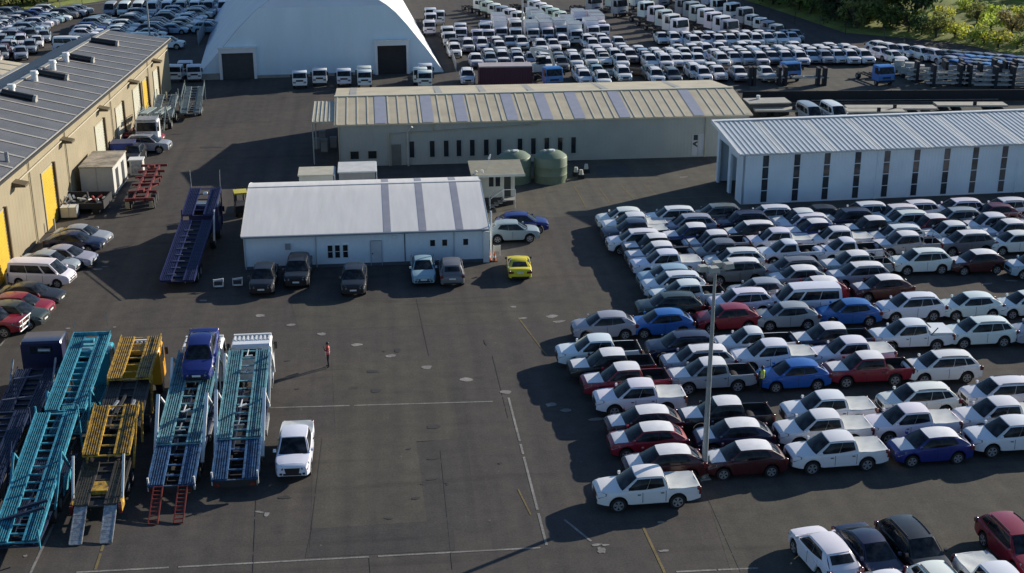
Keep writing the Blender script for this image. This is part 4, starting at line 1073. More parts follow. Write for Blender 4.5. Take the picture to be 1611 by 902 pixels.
def grime(m, rgb, lo=.40, hi=.60, scale=3.5):
    """rust and grease worn through the paint in patches"""
    for q in m.node_tree.nodes:
        if q.type == 'VALTORGB': q.color_ramp.elements[0].color = (*rgb, 1); q.color_ramp.elements[0].position = lo; q.color_ramp.elements[1].position = hi
        if q.type == 'TEX_NOISE': q.inputs['Scale'].default_value = scale; q.inputs['Roughness'].default_value = .75
grime(YEL, (.10, .055, .02), .36, .60); grime(YELRUN, (.030, .022, .014), .38, .66); grime(TEAL, (.05, .07, .075), .30, .55); grime(TEALRUN, (.025, .04, .045), .38, .66); grime(CYAN, (.02, .07, .09), .30, .56); grime(CYANRUN, (.012, .03, .04), .38, .66)
grime(GREYST, (.13, .125, .12), .30, .60, 5); grime(MIDB, (.015, .03, .06), .34, .6); grime(MIDBR, (.010, .018, .035), .38, .66)
def running_gear(root, ys, W, z_ch=.62, y0=None, y1=None, mat=CHASSIS):
    b = MB()
    for x in (-.45, .45): b.box(x - .06, x + .06, y0, y1, z_ch - .12, z_ch + .10)
    k = y0 + .4
    while k < y1: b.box(-.45, .45, k, k + .1, z_ch - .08, z_ch + .05); k += 1.1
    b.build('chassis', mat, root)
    for y in ys:
        for sg in (-1, 1):
            t = MB(); x = sg * (W / 2 - .22); t.tube((x - .19, y, .46), (x + .19, y, .46), .46, n=18); wl = t.build('wheel', TYRE, root, 35)
            r = MB(); r.tube((x + sg * .15, y, .46), (x + sg * .205, y, .46), .25, n=14); r.build('rim', STEELRIM, wl, 35)
            m = MB(); 
            for i in range(6):
                a0, a1 = math.pi * (.08 + .84 * i / 6), math.pi * (.08 + .84 * (i + 1) / 6); rr = .53
                m.quad((x - .22, y + rr * math.cos(a0), .46 + rr * math.sin(a0)), (x + .22, y + rr * math.cos(a0), .46 + rr * math.sin(a0)), (x + .22, y + rr * math.cos(a1), .46 + rr * math.sin(a1)), (x - .22, y + rr * math.cos(a1), .46 + rr * math.sin(a1)))
            m.build('mudguard', DARK, root)
def big_cab(root, y_front, W, H, mat, flip=1, ribs=None, Ld=2.0, bar=None, visor=None):
    """heavy cab at y_front facing +Y (flip = 1) or -Y; the cab pieces are children of the thing"""
    tmp = empty('tmp'); ps = cab_parts(tmp, W, H, .75, 0, Ld, True, mat)
    rot = Matrix.Translation((0, y_front, 0)) @ Matrix.Rotation(R(90 * flip), 4, 'Z')
    for o in ps: o.data.transform(rot); o.parent = root; o.color = root.color
    bpy.data.objects.remove(tmp)
    s_ = flip
    if ribs:
        b = MB()
        for k in range(9):
            x = -W / 2 + .16 + k * (W - .32) / 8; b.bar((x, y_front - s_ * .35, H + .03), (x, y_front - s_ * 1.2, H + .03), .1, .09)
        b.bar((-W / 2 + .05, y_front - s_ * .45, H + .05), (W / 2 - .05, y_front - s_ * .45, H + .05), .16, .14); b.build('roof_rack', ribs, root)
    return ps
def strut(root, pts, mat, w=.1, name='support_arm'):
    b = MB()
    for p, q in zip(pts, pts[1:]): b.bar(p, q, w, w * .8)
    return b.build(name, mat, root)
def ramps(root, xs, y0, z0, y1, mat, w=.5, name='ramp', side=None):
    for x in xs:
        b = MB(); n = 9
        for e in (-w / 2, w / 2): b.bar((x + e, y0, z0), (x + e, y1, .06), .06, .08)
        for k in range(n + 1): t = k / n; b.bar((x - w / 2, y0 + (y1 - y0) * t, z0 + (.06 - z0) * t), (x + w / 2, y0 + (y1 - y0) * t, z0 + (.06 - z0) * t), .05, .05)
        if side is None:
            b.quad((x - w / 2, y0, z0 + .03), (x + w / 2, y0, z0 + .03), (x + w / 2, y1, .09), (x - w / 2, y1, .09))
        b.build(name, mat, root)
CG = 'car carriers parked in a row at lower left'
# --- right-hand teal carrier
def teal_carrier(x, ye, lb, car_shift=0.0):
    t = empty('car_carrier', (x, 69.0, 0)); tag(t, lb, 'car carrier', CG); t.color = (*HUE['white'], 1)
    W = 2.3; e = ye - 69.0
    running_gear(t, (e + 2.2, e + 3.3, 6.6), W, .62, e + .6, 7.6)
    big_cab(t, 7.9, 2.35, 3.05, PAINT, 1, ribs=WHITE, Ld=1.9)
    MB().box(-1.15, 1.15, 6.05, 6.15, 1.0, 2.85).build('cab_guard', steel('guard_blue', (.05, .09, .16)), t)
    deck(t, e, .95, e + 3.3, 1.62, W, MIDB, MIDBR, .75)
    deck(t, e + 3.2, 1.72, 5.1, 3.05, W, TEAL, TEALRUN, .75)
    deck(t, e + 3.4, .82, 4.4, .95, W - .1, NAVY, NAVYRUN, .8, False, closed=True)
    for q in range(5):                                              # chains, straps and chocks left on the deck
        yy = e + 4.2 + q * 1.75; zz = 1.72 + 1.33 * (yy - e - 3.2) / (1.9 - e) + .12
        MB().bar((-.3 + .1 * (q % 3), yy, zz), (.22, yy + .3 * (q % 2), zz + .03), .07, .06).bar((-.1, yy, zz), (-.05, yy + .7, zz + .1), .05).build('tie_down_strap', (GREYST, WHITE, CHASSIS)[q % 3], t)
    MB().box(-1.12, 1.12, e - .06, e + .06, .55, .95).build('rear_beam', CHASSIS, t)
    for sg in (-1, 1):
        strut(t, [(sg * 1.24, e + 2.6, .85), (sg * 1.30, e + 5.6, 3.5)], WHITE, .17); strut(t, [(sg * 1.26, e + 5.9, 3.2), (sg * 1.24, e + 8.6, 1.0)], WHITE, .11)
        strut(t, [(sg * 1.24, e + 8.0, 1.2), (sg * 1.30, e + 10.6, 3.5), (sg * 1.24, e + 12.4, 2.2), (sg * 1.24, e + 13.2, 1.1)], WHITE, .14)
        strut(t, [(sg * 1.16, e + 11.5, .8), (sg * 1.16, e + 11.7, 3.0)], WHITE, .1, 'post')
        strut(t, [(sg * 1.16, e + .15, .6), (sg * 1.16, e + .15, 1.35)], WHITE, .1, 'post')
        MB().box(sg * 1.2 - .05, sg * 1.2 + .05, e + 5.8, e + 8.0, .45, .85).build('side_locker', GREYST, t)
        MB().box(sg * .9 - .14, sg * .9 + .14, e - .1, e - .05, .62, .78).build('tail_light', REDLENS, t)
    return t, e
t5, e5 = teal_carrier(-7.72, 62.1, 'teal car carrier with ribbed white cab roof, nearest to the lone white pickup')
t4, e4 = teal_carrier(-10.75, 61.8, 'teal car carrier with a blue sedan loaded on its upper deck')
t4.rotation_euler = (0, 0, R(-1.2))
ramps(t4, (-.62, .62), e4 - .1, .95, e4 - 2.25, REDST, .45, side=1)
# --- yellow carrier with trailer
t3 = empty('car_carrier', (-14.3, 69.0, 0)); tag(t3, 'rusty yellow car carrier and trailer with two steel ramps let down behind', 'car carrier', CG); t3.color = (*HUE['yellow'], 1)
W = 2.3
running_gear(t3, (-6.2, -5.1, 1.2, 6.6), W, .62, -8.6, 7.6)
big_cab(t3, 7.8, 2.35, 3.0, M('orange_yellow_paint', (.62, .30, .02), .4), 1, ribs=WHITE, Ld=1.9)
deck(t3, 2.2, 2.85, 7.3, 3.28, W, YEL, YELRUN, .8)
deck(t3, -2.2, 1.9, 2.6, 2.55, W, DECKDARK, DECKDARK, .7, False, closed=True)
deck(t3, -5.6, 2.05, -1.6, 2.95, W, YEL, YELRUN, .8)
for q in range(5): MB().bar((-.9 + .35 * q, -1.2 + .5 * (q % 2), 2.3), (-.6 + .3 * q, -.6 + .8 * (q % 3), 2.42), .14, .1).build('loose_bar', (YEL, GREYST, DECKDARK)[q % 3], t3)
deck(t3, -9.0, 1.02, -5.4, 1.5, W, DECKDARK, YELRUN, .7, closed=True)
ramps(t3, (-.72, .72), -9.0, 1.0, -11.0, GREYST, .56)
for sg in (-1, 1):
    for a, b in ((-8.6, -7.2), (-5.0, -3.2), (-2.0, -1.2), (1.6, 2.6)): strut(t3, [(sg * 1.2, a, .9), (sg * 1.24, b, 2.9)], YEL if a > -8 else WHITE, .11)
    strut(t3, [(sg * 1.17, 2.2, .8), (sg * 1.17, 2.2, 2.9)], YEL, .1, 'post'); strut(t3, [(sg * 1.17, 6.6, 2.6), (sg * 1.17, 6.6, 3.3)], YEL, .1, 'post')
    MB().box(sg * 1.18 - .06, sg * 1.18 + .06, -9.0, -8.2, .6, 1.15).build('mudflap_panel', YEL, t3); MB().box(sg * 1.18 - .07, sg * 1.18 + .07, -9.15, -9.02, .6, 1.1).build('tail_light', REDLENS, t3)
MB().box(-.4, .4, -8.0, -7.0, .9, 1.3).build('toolbox', YEL, t3)
# --- cyan carrier with trailer
t2 = empty('car_carrier', (-17.3, 69.0, 0)); tag(t2, 'bright cyan two part car carrier with its deck raised over the cab', 'car carrier', CG); t2.color = (*HUE['blue'], 1); t2.rotation_euler = (0, 0, R(-1.0))
running_gear(t2, (-8.6, -7.5, 2.0, 6.7), 2.2, .62, -11.4, 7.6)
big_cab(t2, 7.9, 2.3, 3.0, M('cyan_cab_paint', (.03, .34, .46), .35, coat=.5), 1, Ld=1.8)
deck(t2, -.6, 2.35, 7.4, 3.55, 2.1, CYAN, CYANRUN, .62); deck(t2, -.6, .95, 5.6, 1.0, 2.0, CYAN, CYANRUN, .8, False)
deck(t2, -12.0, .95, -2.2, 2.95, 2.1, CYAN, CYANRUN, .62); deck(t2, -12.0, .72, -3.0, .85, 2.0, NAVY, NAVYRUN, .8, False)
MB().box(-1.05, 1.05, 7.3, 7.4, 3.5, 3.75).box(-.3, .3, 6.2, 6.6, 3.5, 3.68).build('head_frame', CYAN, t2)
for sg in (-1, 1):
    strut(t2, [(sg * 1.13, -1.0, .8), (sg * 1.17, .6, 3.0), (sg * 1.13, 2.6, .9)], CYAN, .11); strut(t2, [(sg * 1.13, -8.8, .8), (sg * 1.17, -6.6, 2.9), (sg * 1.13, -4.9, .9)], CYAN, .11)
    strut(t2, [(sg * 1.1, -2.2, .7), (sg * 1.1, -2.2, 3.4)], CYAN, .1, 'post'); strut(t2, [(sg * 1.1, 5.6, .9), (sg * 1.1, 5.6, 3.3)], CYAN, .1, 'post'); strut(t2, [(sg * 1.1, -11.9, .5), (sg * 1.1, -11.9, 1.5)], CYAN, .09, 'post')
    MB().prism([(-7.0, .55), (-5.0, .55), (-5.3, 1.25), (-6.4, 1.35)], 'x', sg * 1.12 - .04, sg * 1.12 + .04).build('side_panel', CYAN, t2)
for a in (-.95, .95): strut(t2, [(a, 7.3, 3.6), (a - .08, 7.6, 5.0)], GREYST, .025, 'aerial')
for a in (-10.5, -9.8): strut(t2, [(-1.0, a, 1.3), (1.05, a + .3, 1.75)], NAVY, .16, 'cross_member')
# --- navy carrier
t1 = empty('car_carrier', (-20.25, 69.0, 0)); tag(t1, 'dark navy car carrier with a tall navy cab and empty low decks', 'car carrier', CG); t1.color = (*HUE['navy'], 1)
running_gear(t1, (-9.0, -7.9, 1.5, 2.6, 6.8), 2.3, .62, -12.0, 7.8)
big_cab(t1, 9.4, 2.4, 3.25, M('navy_cab_paint', (.014, .018, .06), .35, coat=.6), 1, Ld=2.1)
ex = MB().tube((-.15, 7.22, 2.75), (.55, 7.22, 2.72), .11, n=12); ex.build('exhaust_shield', RIM, t1, 40)
deck(t1, -.5, 1.5, 6.2, 1.95, 2.3, NAVY, NAVYRUN, .6, closed=True); deck(t1, -12.5, 1.2, -1.0, 2.6, 2.3, NAVY, NAVYRUN, .6, closed=True)
MB().box(-1.1, 1.1, 6.9, 7.05, .8, 1.4).build('rear_guard', GREYST, t1)
for sg in (-1, 1):
    strut(t1, [(sg * 1.2, 3.4, 1.2), (sg * 1.22, 5.6, 2.9)], GREYST, .1); strut(t1, [(sg * 1.2, -1.4, .9), (sg * 1.2, -1.2, 2.9)], NAVY, .1, 'post'); strut(t1, [(sg * 1.2, -7.2, .9), (sg * 1.22, -5.2, 2.9)], NAVY, .1)
for k in range(6): MB().bar((-.9, -9 + k * 2.6, 1.75 + .12 * k), (.7, -8.7 + k * 2.6, 1.78 + .12 * k), .1, .06).build('cross_member', steel('bare_steel', (.10, .11, .15)), t1)
# --- dark blue carrier in the shade of the white building
t6 = empty('car_carrier', (-14.15, 99.0, 0)); tag(t6, 'dark blue car carrier standing alone in the shade left of the white building', 'car carrier'); t6.rotation_euler = (0, 0, R(-3.5)); t6.color = (*HUE['navy'], 1)
running_gear(t6, (-4.0, -2.9, 3.8, 6.4), 2.4, .62, -5.6, 7.4)
big_cab(t6, 7.6, 2.35, 2.9, M('blue_cab_paint', (.015, .024, .10), .35, coat=.5), 1, Ld=1.8)
deck(t6, 3.6, 2.8, 7.9, 3.75, 2.4, BLUEST, BLUERUN, .8); deck(t6, -6.0, .8, 3.2, 2.5, 2.4, BLUEST, BLUERUN, .7, closed=True)
for sg in (-1, 1):
    strut(t6, [(sg * 1.15, 7.8, 3.7), (sg * 1.2, 7.9, 5.3)], GREYST, .05, 'aerial'); strut(t6, [(sg * 1.25, 2.9, .9), (sg * 1.25, 3.8, 3.2)], WHITE if sg > 0 else BLUEST, .12); strut(t6, [(sg * 1.22, 7.2, .9), (sg * 1.22, 7.7, 3.7)], BLUEST, .12, 'post')
for k in range(8): MB().bar((-.8 + .1 * (k % 2), -5.2 + k * .95, 1.05 + k * .175), (-.2 + .15 * (k % 3), -5.2 + k * .95, 1.05 + k * .175), .06, .05).build('wheel_chock', steel('pale_blue_steel', (.12, .14, .22)), t6)
MB().tube((-.1, 7.0, 3.6), (.25, 7.0, 3.6), .13, n=10).build('work_lamp', WHITE, t6)
# --- grey green carrier and its trailer by the warehouse doors
t7 = empty('car_carrier', (-22.6, 142.0, 0)); tag(t7, 'grey green car carrier facing the camera beside the warehouse wall', 'car carrier'); t7.color = (*HUE['white'], 1); t7.rotation_euler = (0, 0, R(-2))
running_gear(t7, (-4.6, 2.0, 5.2, 6.2), 2.2, .62, -6.0, 7.0)
big_cab(t7, -6.3, 2.2, 2.75, PAINT, -1, Ld=1.7)
deck(t7, -3.6, 2.9, 2.0, 2.3, 2.2, GTEAL, GRUN, .7); deck(t7, 2.2, 1.2, 7.0, 2.6, 2.2, GTEAL, GRUN, .7); MB().box(-1.0, 1.0, -6.2, -4.4, 2.78, 2.9).build('roof_rack', GREYST, t7)
for sg in (-1, 1):
    strut(t7, [(sg * 1.15, -3.4, 1.0), (sg * 1.2, -1.4, 3.2), (sg * 1.15, .6, 1.0)], GTEAL, .12); strut(t7, [(sg * 1.15, 3.0, 1.0), (sg * 1.15, 5.6, 3.2)], GTEAL, .1); strut(t7, [(sg * 1.15, 6.9, .9), (sg * 1.15, 6.9, 3.3)], GTEAL, .09, 'post')
t8 = empty('carrier_trailer', (-19.95, 150.6, 0)); tag(t8, 'grey green carrier trailer with sloping deck parked in the open', 'trailer')
running_gear(t8, (-.6, .5), 2.0, .6, -2.9, 2.9); deck(t8, -2.9, .75, 2.9, 2.5, 2.0, GTEAL, GRUN, .6)
for sg in (-1, 1):
    strut(t8, [(sg * 1.1, 2.8, .8), (sg * 1.1, 2.9, 3.3)], GTEAL, .09, 'post'); strut(t8, [(sg * 1.12, -2.7, .8), (sg * 1.16, -.5, 2.1), (sg * 1.12, 2.7, 3.0)], GTEAL, .11)
strut(t8, [(-1.0, -2.6, .7), (-1.9, -1.6, 1.0), (-1.6, -.6, 1.6)], GTEAL, .14, 'drawbar')
# --- bare red skeletal trailer
t9 = empty('skeletal_trailer', (-20.4, 118.9, 0)); tag(t9, 'bare dark red skeletal trailer frame beside the cabin', 'trailer'); t9.rotation_euler = (0, 0, R(1.5))
b = MB()
for x in (-.5, .5): b.box(x - .08, x + .08, -5.6, 5.8, .95, 1.2)
for y in (-5.5, -3.2, -.8, 1.6, 3.6, 5.7): b.box(-1.2, 1.2, y - .1, y + .1, 1.0, 1.22)
for y in (-4.4, -2, .4, 2.6, 4.6): b.box(-.5, .5, y - .07, y + .07, .98, 1.12)
for y in (-2.0, .4): 
    b.bar((-.5, y, 1.1), (-1.15, y + 1.2, 1.1), .08); b.bar((.5, y, 1.1), (1.15, y + 1.2, 1.1), .08)
b.box(-.2, .2, -3.8, -3.0, 1.2, 1.45); b.box(-.2, .2, 4.4, 5.0, 1.2, 1.45); b.build('frame', REDST, t9)
for y in (-4.6, -3.4, -2.2):
    for sg in (-1, 1): MB().tube((sg * .98 - .2, y, .48), (sg * .98 + .2, y, .48), .48, n=16).build('wheel', TYRE, t9, 35)
for sg in (-1, 1): MB().box(sg * 1.0 - .17, sg * 1.0 + .17, -5.72, -5.66, .35, .95).build('mudflap', TANTRIM, t9); MB().bar((sg * .7, 3.4, 1.0), (sg * .7, 3.4, .1), .12).build('landing_leg', REDST, t9)
# ================================================================== the vehicles in their places
def tidy(hue, kind, tray, film):
    d = {'pickup': 'double cab pickup', 'extra_cab': 'extra cab pickup', 'hatchback': 'hatchback', 'suv': 'SUV', 'sedan': 'sedan', 'van': 'van'}[kind]
    t = {'cover': ' with white tray', 'lid': ' with tray lid', 'rack': ' with tray rack', 'open': ' with open tray', None: ''}[tray]
    if film and not t: t = ' with white film'
    return f'{hue} {d}{t}'
P_, X_, H_, S_, V_ = 'pickup', 'extra_cab', 'hatchback', 'suv', 'van'
NEAR = [
 ('first file of the front block', [(P_, 'white', 0, 'cover', 1019, 741), (H_, 'dark red', 1, None, 1058.7, 706.5), (H_, 'red', 1, None, 1033, 670.6), (H_, 'dark red', 1, None, 1026, 643.7), (P_, 'white', 0, 'cover', 1008, 602),
   (P_, 'red', 1, 'open', 986, 576), (P_, 'black', 1, 'open', 963, 553.5), (P_, 'white', 0, 'open', 943, 531), (H_, 'silver', 0, None, 962, 494)]),
 ('second file of the front block', [(H_, 'dark red', 1, None, 1185.7, 699.8), (H_, 'navy', 1, None, 1167.7, 664.6), (P_, 'black', 1, 'open', 1143.8, 630), (P_, 'silver', 1, 'open', 1121, 568), (S_, 'silver', 1, None, 1112.8, 547), (S_, 'navy', 0, None, 1087, 525), (H_, 'blue', 0, None, 1052, 490)]),
 ('third file of the front block', [(P_, 'white', 0, 'cover', 1318.8, 685.6), (P_, 'white', 0, 'cover', 1297.8, 651), (P_, 'white', 0, 'cover', 1306, 621), (H_, 'blue', 0, None, 1261, 570), (P_, 'white', 0, 'cover', 1217.6, 538.4), (X_, 'white', 0, 'open', 1184.7, 519), (H_, 'red', 0, None, 1155, 481.5)]),
 ('fourth file of the front block', [(H_, 'dark blue', 1, None, 1478, 680), (P_, 'white', 0, 'cover', 1436.8, 641.8), (S_, 'white', 0, None, 1460.8, 607.4), (P_, 'red', 1, 'open', 1368.4, 558.4), (P_, 'white', 0, 'cover', 1342.8, 534.2), (P_, 'navy', 1, 'open', 1309.7, 512.5), (H_, 'silver', 0, None, 1248.6, 479)]),
 ('fifth file of the front block', [(P_, 'white', 0, 'cover', 1600, 661), (P_, 'white', 0, 'cover', 1579, 630.6), (S_, 'white', 0, None, 1592, 598), (S_, 'white', 0, None, 1497, 556), (P_, 'white', 0, 'lid', 1436, 506.5), (H_, 'blue', 0, None, 1346, 474)]),
 ('sixth file of the front block', [(S_, 'white', 0, None, 1556.5, 502.3), (S_, 'white', 0, None, 1447, 464)]),
 ('seventh file of the front block', [(S_, 'silver', 0, None, 1660, 500), (H_, 'white', 0, None, 1538.6, 463.4), (H_, 'white', 0, None, 1626, 461)]),
 ('first file of the back block', [(S_, 'dark green', 0, None, 1066, 463), (P_, 'white', 0, 'open', 1083, 444), (S_, 'white', 0, None, 1073, 430), (H_, 'pale blue', 0, None, 1060, 419), (P_, 'white', 0, 'cover', 1049.7, 396), (P_, 'silver', 1, 'open', 1040.7, 383.3), (P_, 'black', 1, 'open', 1033, 370.6),
   (S_, 'white', 0, None, 1012, 363), (P_, 'navy', 0, 'cover', 1000, 347), (P_, 'white', 0, 'cover', 999, 337), (H_, 'white', 0, None, 988, 328.7)]),
 ('second file of the back block', [(S_, 'white', 0, None, 1179, 457), (H_, 'silver', 0, None, 1205, 441), (S_, 'grey', 1, None, 1169, 409), (S_, 'white', 0, None, 1168, 393), (P_, 'grey', 0, 'open', 1138, 379), (P_, 'silver', 1, 'open', 1127.5, 365.4), (P_, 'dark blue', 1, 'open', 1094.6, 354), (S_, 'silver', 0, None, 1095, 339), (S_, 'white', 0, None, 1067.7, 327)]),
 ('third file of the back block', [(V_, 'white', 0, None, 1281.7, 449), (H_, 'red', 1, None, 1296, 438.5), (H_, 'silver', 1, None, 1265, 421), (S_, 'grey', 0, None, 1259, 407), (X_, 'white', 0, 'open', 1241, 380), (P_, 'white', 0, 'cover', 1226, 361.6), (S_, 'black', 1, None, 1193, 350), (S_, 'navy', 0, None, 1180, 334), (S_, 'grey', 0, None, 1138, 323)]),
 ('fourth file of the back block', [(H_, 'dark red', 1, None, 1398.5, 436), (S_, 'silver', 1, None, 1364, 415.5), (P_, 'silver', 1, 'rack', 1349, 398), (X_, 'white', 0, 'open', 1332.6, 377), (P_, 'white', 0, 'cover', 1320.6, 359.4), (P_, 'dark blue', 1, 'open', 1286, 347.4), (S_, 'white', 0, None, 1277, 338), (P_, 'white', 0, 'cover', 1263.7, 331), (S_, 'white', 0, None, 1220, 325)]),
 ('fifth file of the back block', [(S_, 'white', 0, None, 1462, 393.8), (P_, 'silver', 1, 'rack', 1428, 367), (S_, 'white', 0, None, 1423, 356), (P_, 'black', 1, 'open', 1376, 343), (S_, 'navy', 0, None, 1346, 330), (H_, 'black', 0, None, 1296, 325)]),
 ('sixth file of the back block', [(H_, 'dark red', 1, None, 1547.6, 396), (S_, 'grey', 1, None, 1531, 365.4), (P_, 'white', 0, 'cover', 1501, 351), (P_, 'red', 1, 'open', 1471, 340), (S_, 'white', 0, None, 1435, 333.5), (S_, 'white', 0, None, 1420, 324), (S_, 'white', 0, None, 1370, 320)]),
 ('seventh file of the back block', [(S_, 'pale blue', 1, None, 1645, 400), (H_, 'white', 0, None, 1606, 366), (P_, 'silver', 1, 'open', 1592.5, 348), (P_, 'white', 0, 'rack', 1564, 337.7), (S_, 'silver', 0, None, 1515, 329), (S_, 'white', 0, None, 1449, 317.5)]),
 ('eighth file of the back block', [(H_, 'maroon', 0, None, 1572, 322), (S_, 'white', 0, None, 1519, 314.5), (S_, 'white', 0, None, 1593, 313.5), (P_, 'white', 0, 'open', 1650, 337)]),
]
for file, cars in NEAR:
    for k, (kd, hue, film, tray, px, py) in enumerate(cars):
        a = 180.8 + rnd.uniform(-1.3, 1.3)
        lab = f"{tidy(hue, kd, tray, film)}, {ORD[k + 1]} from the camera, {file.replace(' of the', ',').replace('first file', 'leftmost file').replace('front block', 'nearer block').replace('back block', 'farther block')}"
        place(kd, hue, at_roof(kd, px, py, a), a, lab, 'vehicles parked nose to tail in the right hand yard', bool(film), tray)
# the lone pickup in the open, the loaded sedan, the cars round the white building
place(P_, 'white', at_roof(P_, 463, 678, -90), -91, 'lone white pickup facing the camera in the empty middle of the yard', None, False, 'cover')
bs = place('sedan', 'dark blue', (-10.42, 73.1, 2.86), -91, 'shiny blue sedan carried on the upper deck of a teal car carrier', None, plate=True, tilt=R(9.5))
for kd, hue, px, py, a, lab in (
   (H_, 'black', 415, 417, -92, 'black hatchback in deep shade, leftmost against the white building'), (S_, 'black', 469, 403, -92, 'black SUV parked under the triple window of the white building'),
   (H_, 'black', 557, 418, -92, 'black hatchback parked before the door of the white building'), ('sedan', 'pale blue', 665, 404.5, -91, 'pale silver sedan nosing out from below the small square windows'),
   (H_, 'grey', 710, 411, 89, 'grey hatchback backing onto the yard near the building corner'), (H_, 'silver', 797, 349, -1, 'silver hatchback parked across the right end of the white building'),
   (H_, 'dark blue', 812, 336, -2, 'dark blue hatchback beside the entrance steps of the small office')):
    place(kd, hue, at_roof(kd, px, py, a), a, lab, None, plate=True)
place('sports', 'yellow', at_roof('sports', 816.5, 407, 87), 87, 'bright yellow sports coupe seen from behind, standing alone', None, plate=True, dark_mirror=True)
place('van', 'white', at_roof('van', 49, 407, -11), -11, 'white passenger van parked against the tan warehouse wall', None, plate=True, scale=.93)
for kd, hue, px, py, a, lab in (
   ('sedan', 'silver', 70, 397, -13, 'silver sedan tucked in right behind the white passenger van'), ('sedan', 'silver', 96, 388.5, -14, 'silver coupe third along the wall beyond the van'), ('sedan', 'navy', 110, 366, -12, 'dark sedan parked second from the far end of the wall row'),
   ('sedan', 'silver', 121, 356, -12, 'silver sedan at the far end of the row along the warehouse'), ('sedan', 'black', 40, 447, -12, 'black sedan parked just in front of the white passenger van'), (H_, 'red', 20, 464, -10, 'red hatchback between a black sedan and a dark green estate'),
   (H_, 'dark green', 11, 477, -12, 'dark green hatchback with a glinting bonnet beside the red pickup'), (P_, 'red', -26, 484, -12, 'red four wheel drive pickup with white bull bar at the left edge')):
    o = place(kd, hue, at_roof(kd, px, py, a), a, lab, None, tray='open' if kd == P_ else None, plate=True)
    if kd == P_:
        bb = MB()
        for y in (-.5, .5): bb.bar((2.72, y, .45), (2.78, y, 1.2), .07)
        for z in (.5, .85, 1.18): bb.tube((2.74, -.85, z), (2.74, .85, z), .04, n=6)
        bb.build('bull_bar', WHITE, o)
for kd, hue, px, py, a, lab in ((H_, 'black', 211, 227, -93, 'black hatchback with sunlit headlamps in front of the blue skip'), (S_, 'silver', 222, 213, -8, 'silver SUV by the warehouse, its nose shining in the sun'), ('sedan', 'red', 216, 203, -8, 'red sedan half hidden behind the silver SUV at the warehouse')):
    place(kd, hue, at_roof(kd, px, py, a), a, lab, None, plate=True)
# cars at the lower right corner
LR = 'cars parked at the lower right corner'
place(H_, 'white', at_roof(H_, 1306, 853, 99), 99, 'white hatchback seen from behind at the lower right corner', LR, plate=True)
place('sedan', 'navy', at_roof('sedan', 1366, 842, -83), -83, 'navy sedan nose towards the camera next to the white hatchback', LR, plate=True)
place(S_, 'black', at_roof(S_, 1432, 828, -84), -84, 'black SUV between the navy sedan and the red SUV', LR, plate=True)
place(S_, 'red', at_roof(S_, 1592, 822, -86), -86, 'crimson SUV cut by the right edge of the photo', LR, plate=True)
place(H_, 'white', at_roof(H_, 1405, 912, -85), -85, 'white hatchback roof just showing below the navy sedan', LR)
place(S_, 'white', at_roof(S_, 1482, 902, -85), -85, 'white SUV roof at the bottom edge below the black SUV', LR)
place(P_, 'white', at_roof(P_, 1575, 897, -85), -85, 'white pickup cab cut by the bottom edge at the right', LR, tray='cover')

# ------------------------------------------------------------------ the distant lots on the right
NF = {}
def far_row(name, pts, deg, group, hues=('white',) * 7 + ('silver', 'silver', 'grey', 'pale blue'), kinds=('sedan', 'hatchback', 'suv', 'hatchback', 'suv'), film=None):
    for k, (px, py) in enumerate(pts):
        kd = rnd.choice(kinds); hue = rnd.choice(hues); n = NF.get(name, 0) + 1; NF[name] = n
        a = deg + rnd.uniform(-2, 2)
        lab = f"{hue} {'SUV' if kd == 'suv' else kd}, {ORD[n]} from the left, {name}"
        place(kd, hue, at_roof(kd, px + rnd.uniform(-.8, .8), py, a), a, lab, group, film=film is None and (hue == 'white' or rnd.random() < .6), far=True)
def span(x0, y0, x1, y1, step, skip=()):
    n = int(round((x1 - x0) / step)); return [(x0 + (x1 - x0) * i / n, y0 + (y1 - y0) * i / n) for i in range(n + 1) if i not in skip]
FG = 'new cars in the far right lot'
far_row('front row of the far right lot', [(747, 84.5), (770, 83), (792, 82), (816, 90), (836, 82), (861, 90), (882, 88.5), (902, 84), (927, 83.5), (948, 83), (976, 86), (1021, 86)] + span(1044.5, 85, 1096, 84.3, 20.5) + span(1132, 83, 1356, 78, 21.2), -90, FG)
far_row('second row of the far right lot', [(768, 77.5), (790, 79.5), (812, 81), (856, 83), (878, 82.5), (900, 79), (924, 79), (946, 78), (970, 81), (1016, 81.2)] + span(1036, 81, 1062, 80.5, 22) + span(1124, 78, 1340, 73.5, 20.6), -90, FG)
far_row('third row of the far right lot', [(811, 76), (940, 73), (966, 77), (989, 77), (1011, 77), (1030, 76.2), (1053, 76)] + span(1075, 75.5, 1330, 70, 20.8, (2,)), -90, FG)
far_row('fourth row of the far right lot', [(982, 72.5), (1003, 72.4)] + span(1066, 70.5, 1130, 67.5, 20.8) + span(1166, 66.5, 1187, 66, 20.8) + [(1248, 66), (1303, 68)], -90, FG)
far_row('fifth row of the far right lot', [(714, 68), (785, 64.5), (850, 62), (870, 62), (931, 60.5), (951, 59.3)] + span(1090, 55.5, 1245, 51, 19.3), -90, FG)
far_row('sixth row of the far right lot', [(714, 61), (736, 60.6), (757, 59.2), (780, 58.4), (801, 57.6), (820, 57), (863, 56), (883, 54.8), (923, 54.2), (946, 53.3), (972, 58.2)] + span(1040, 51.3, 1250, 47, 19.2), -90, FG)
far_row('right corner cluster of the far right lot', [(1384, 74), (1403, 80), (1380, 65), (1396, 68), (1420, 70.5), (1446, 73.5), (1467, 77)], -75, FG)
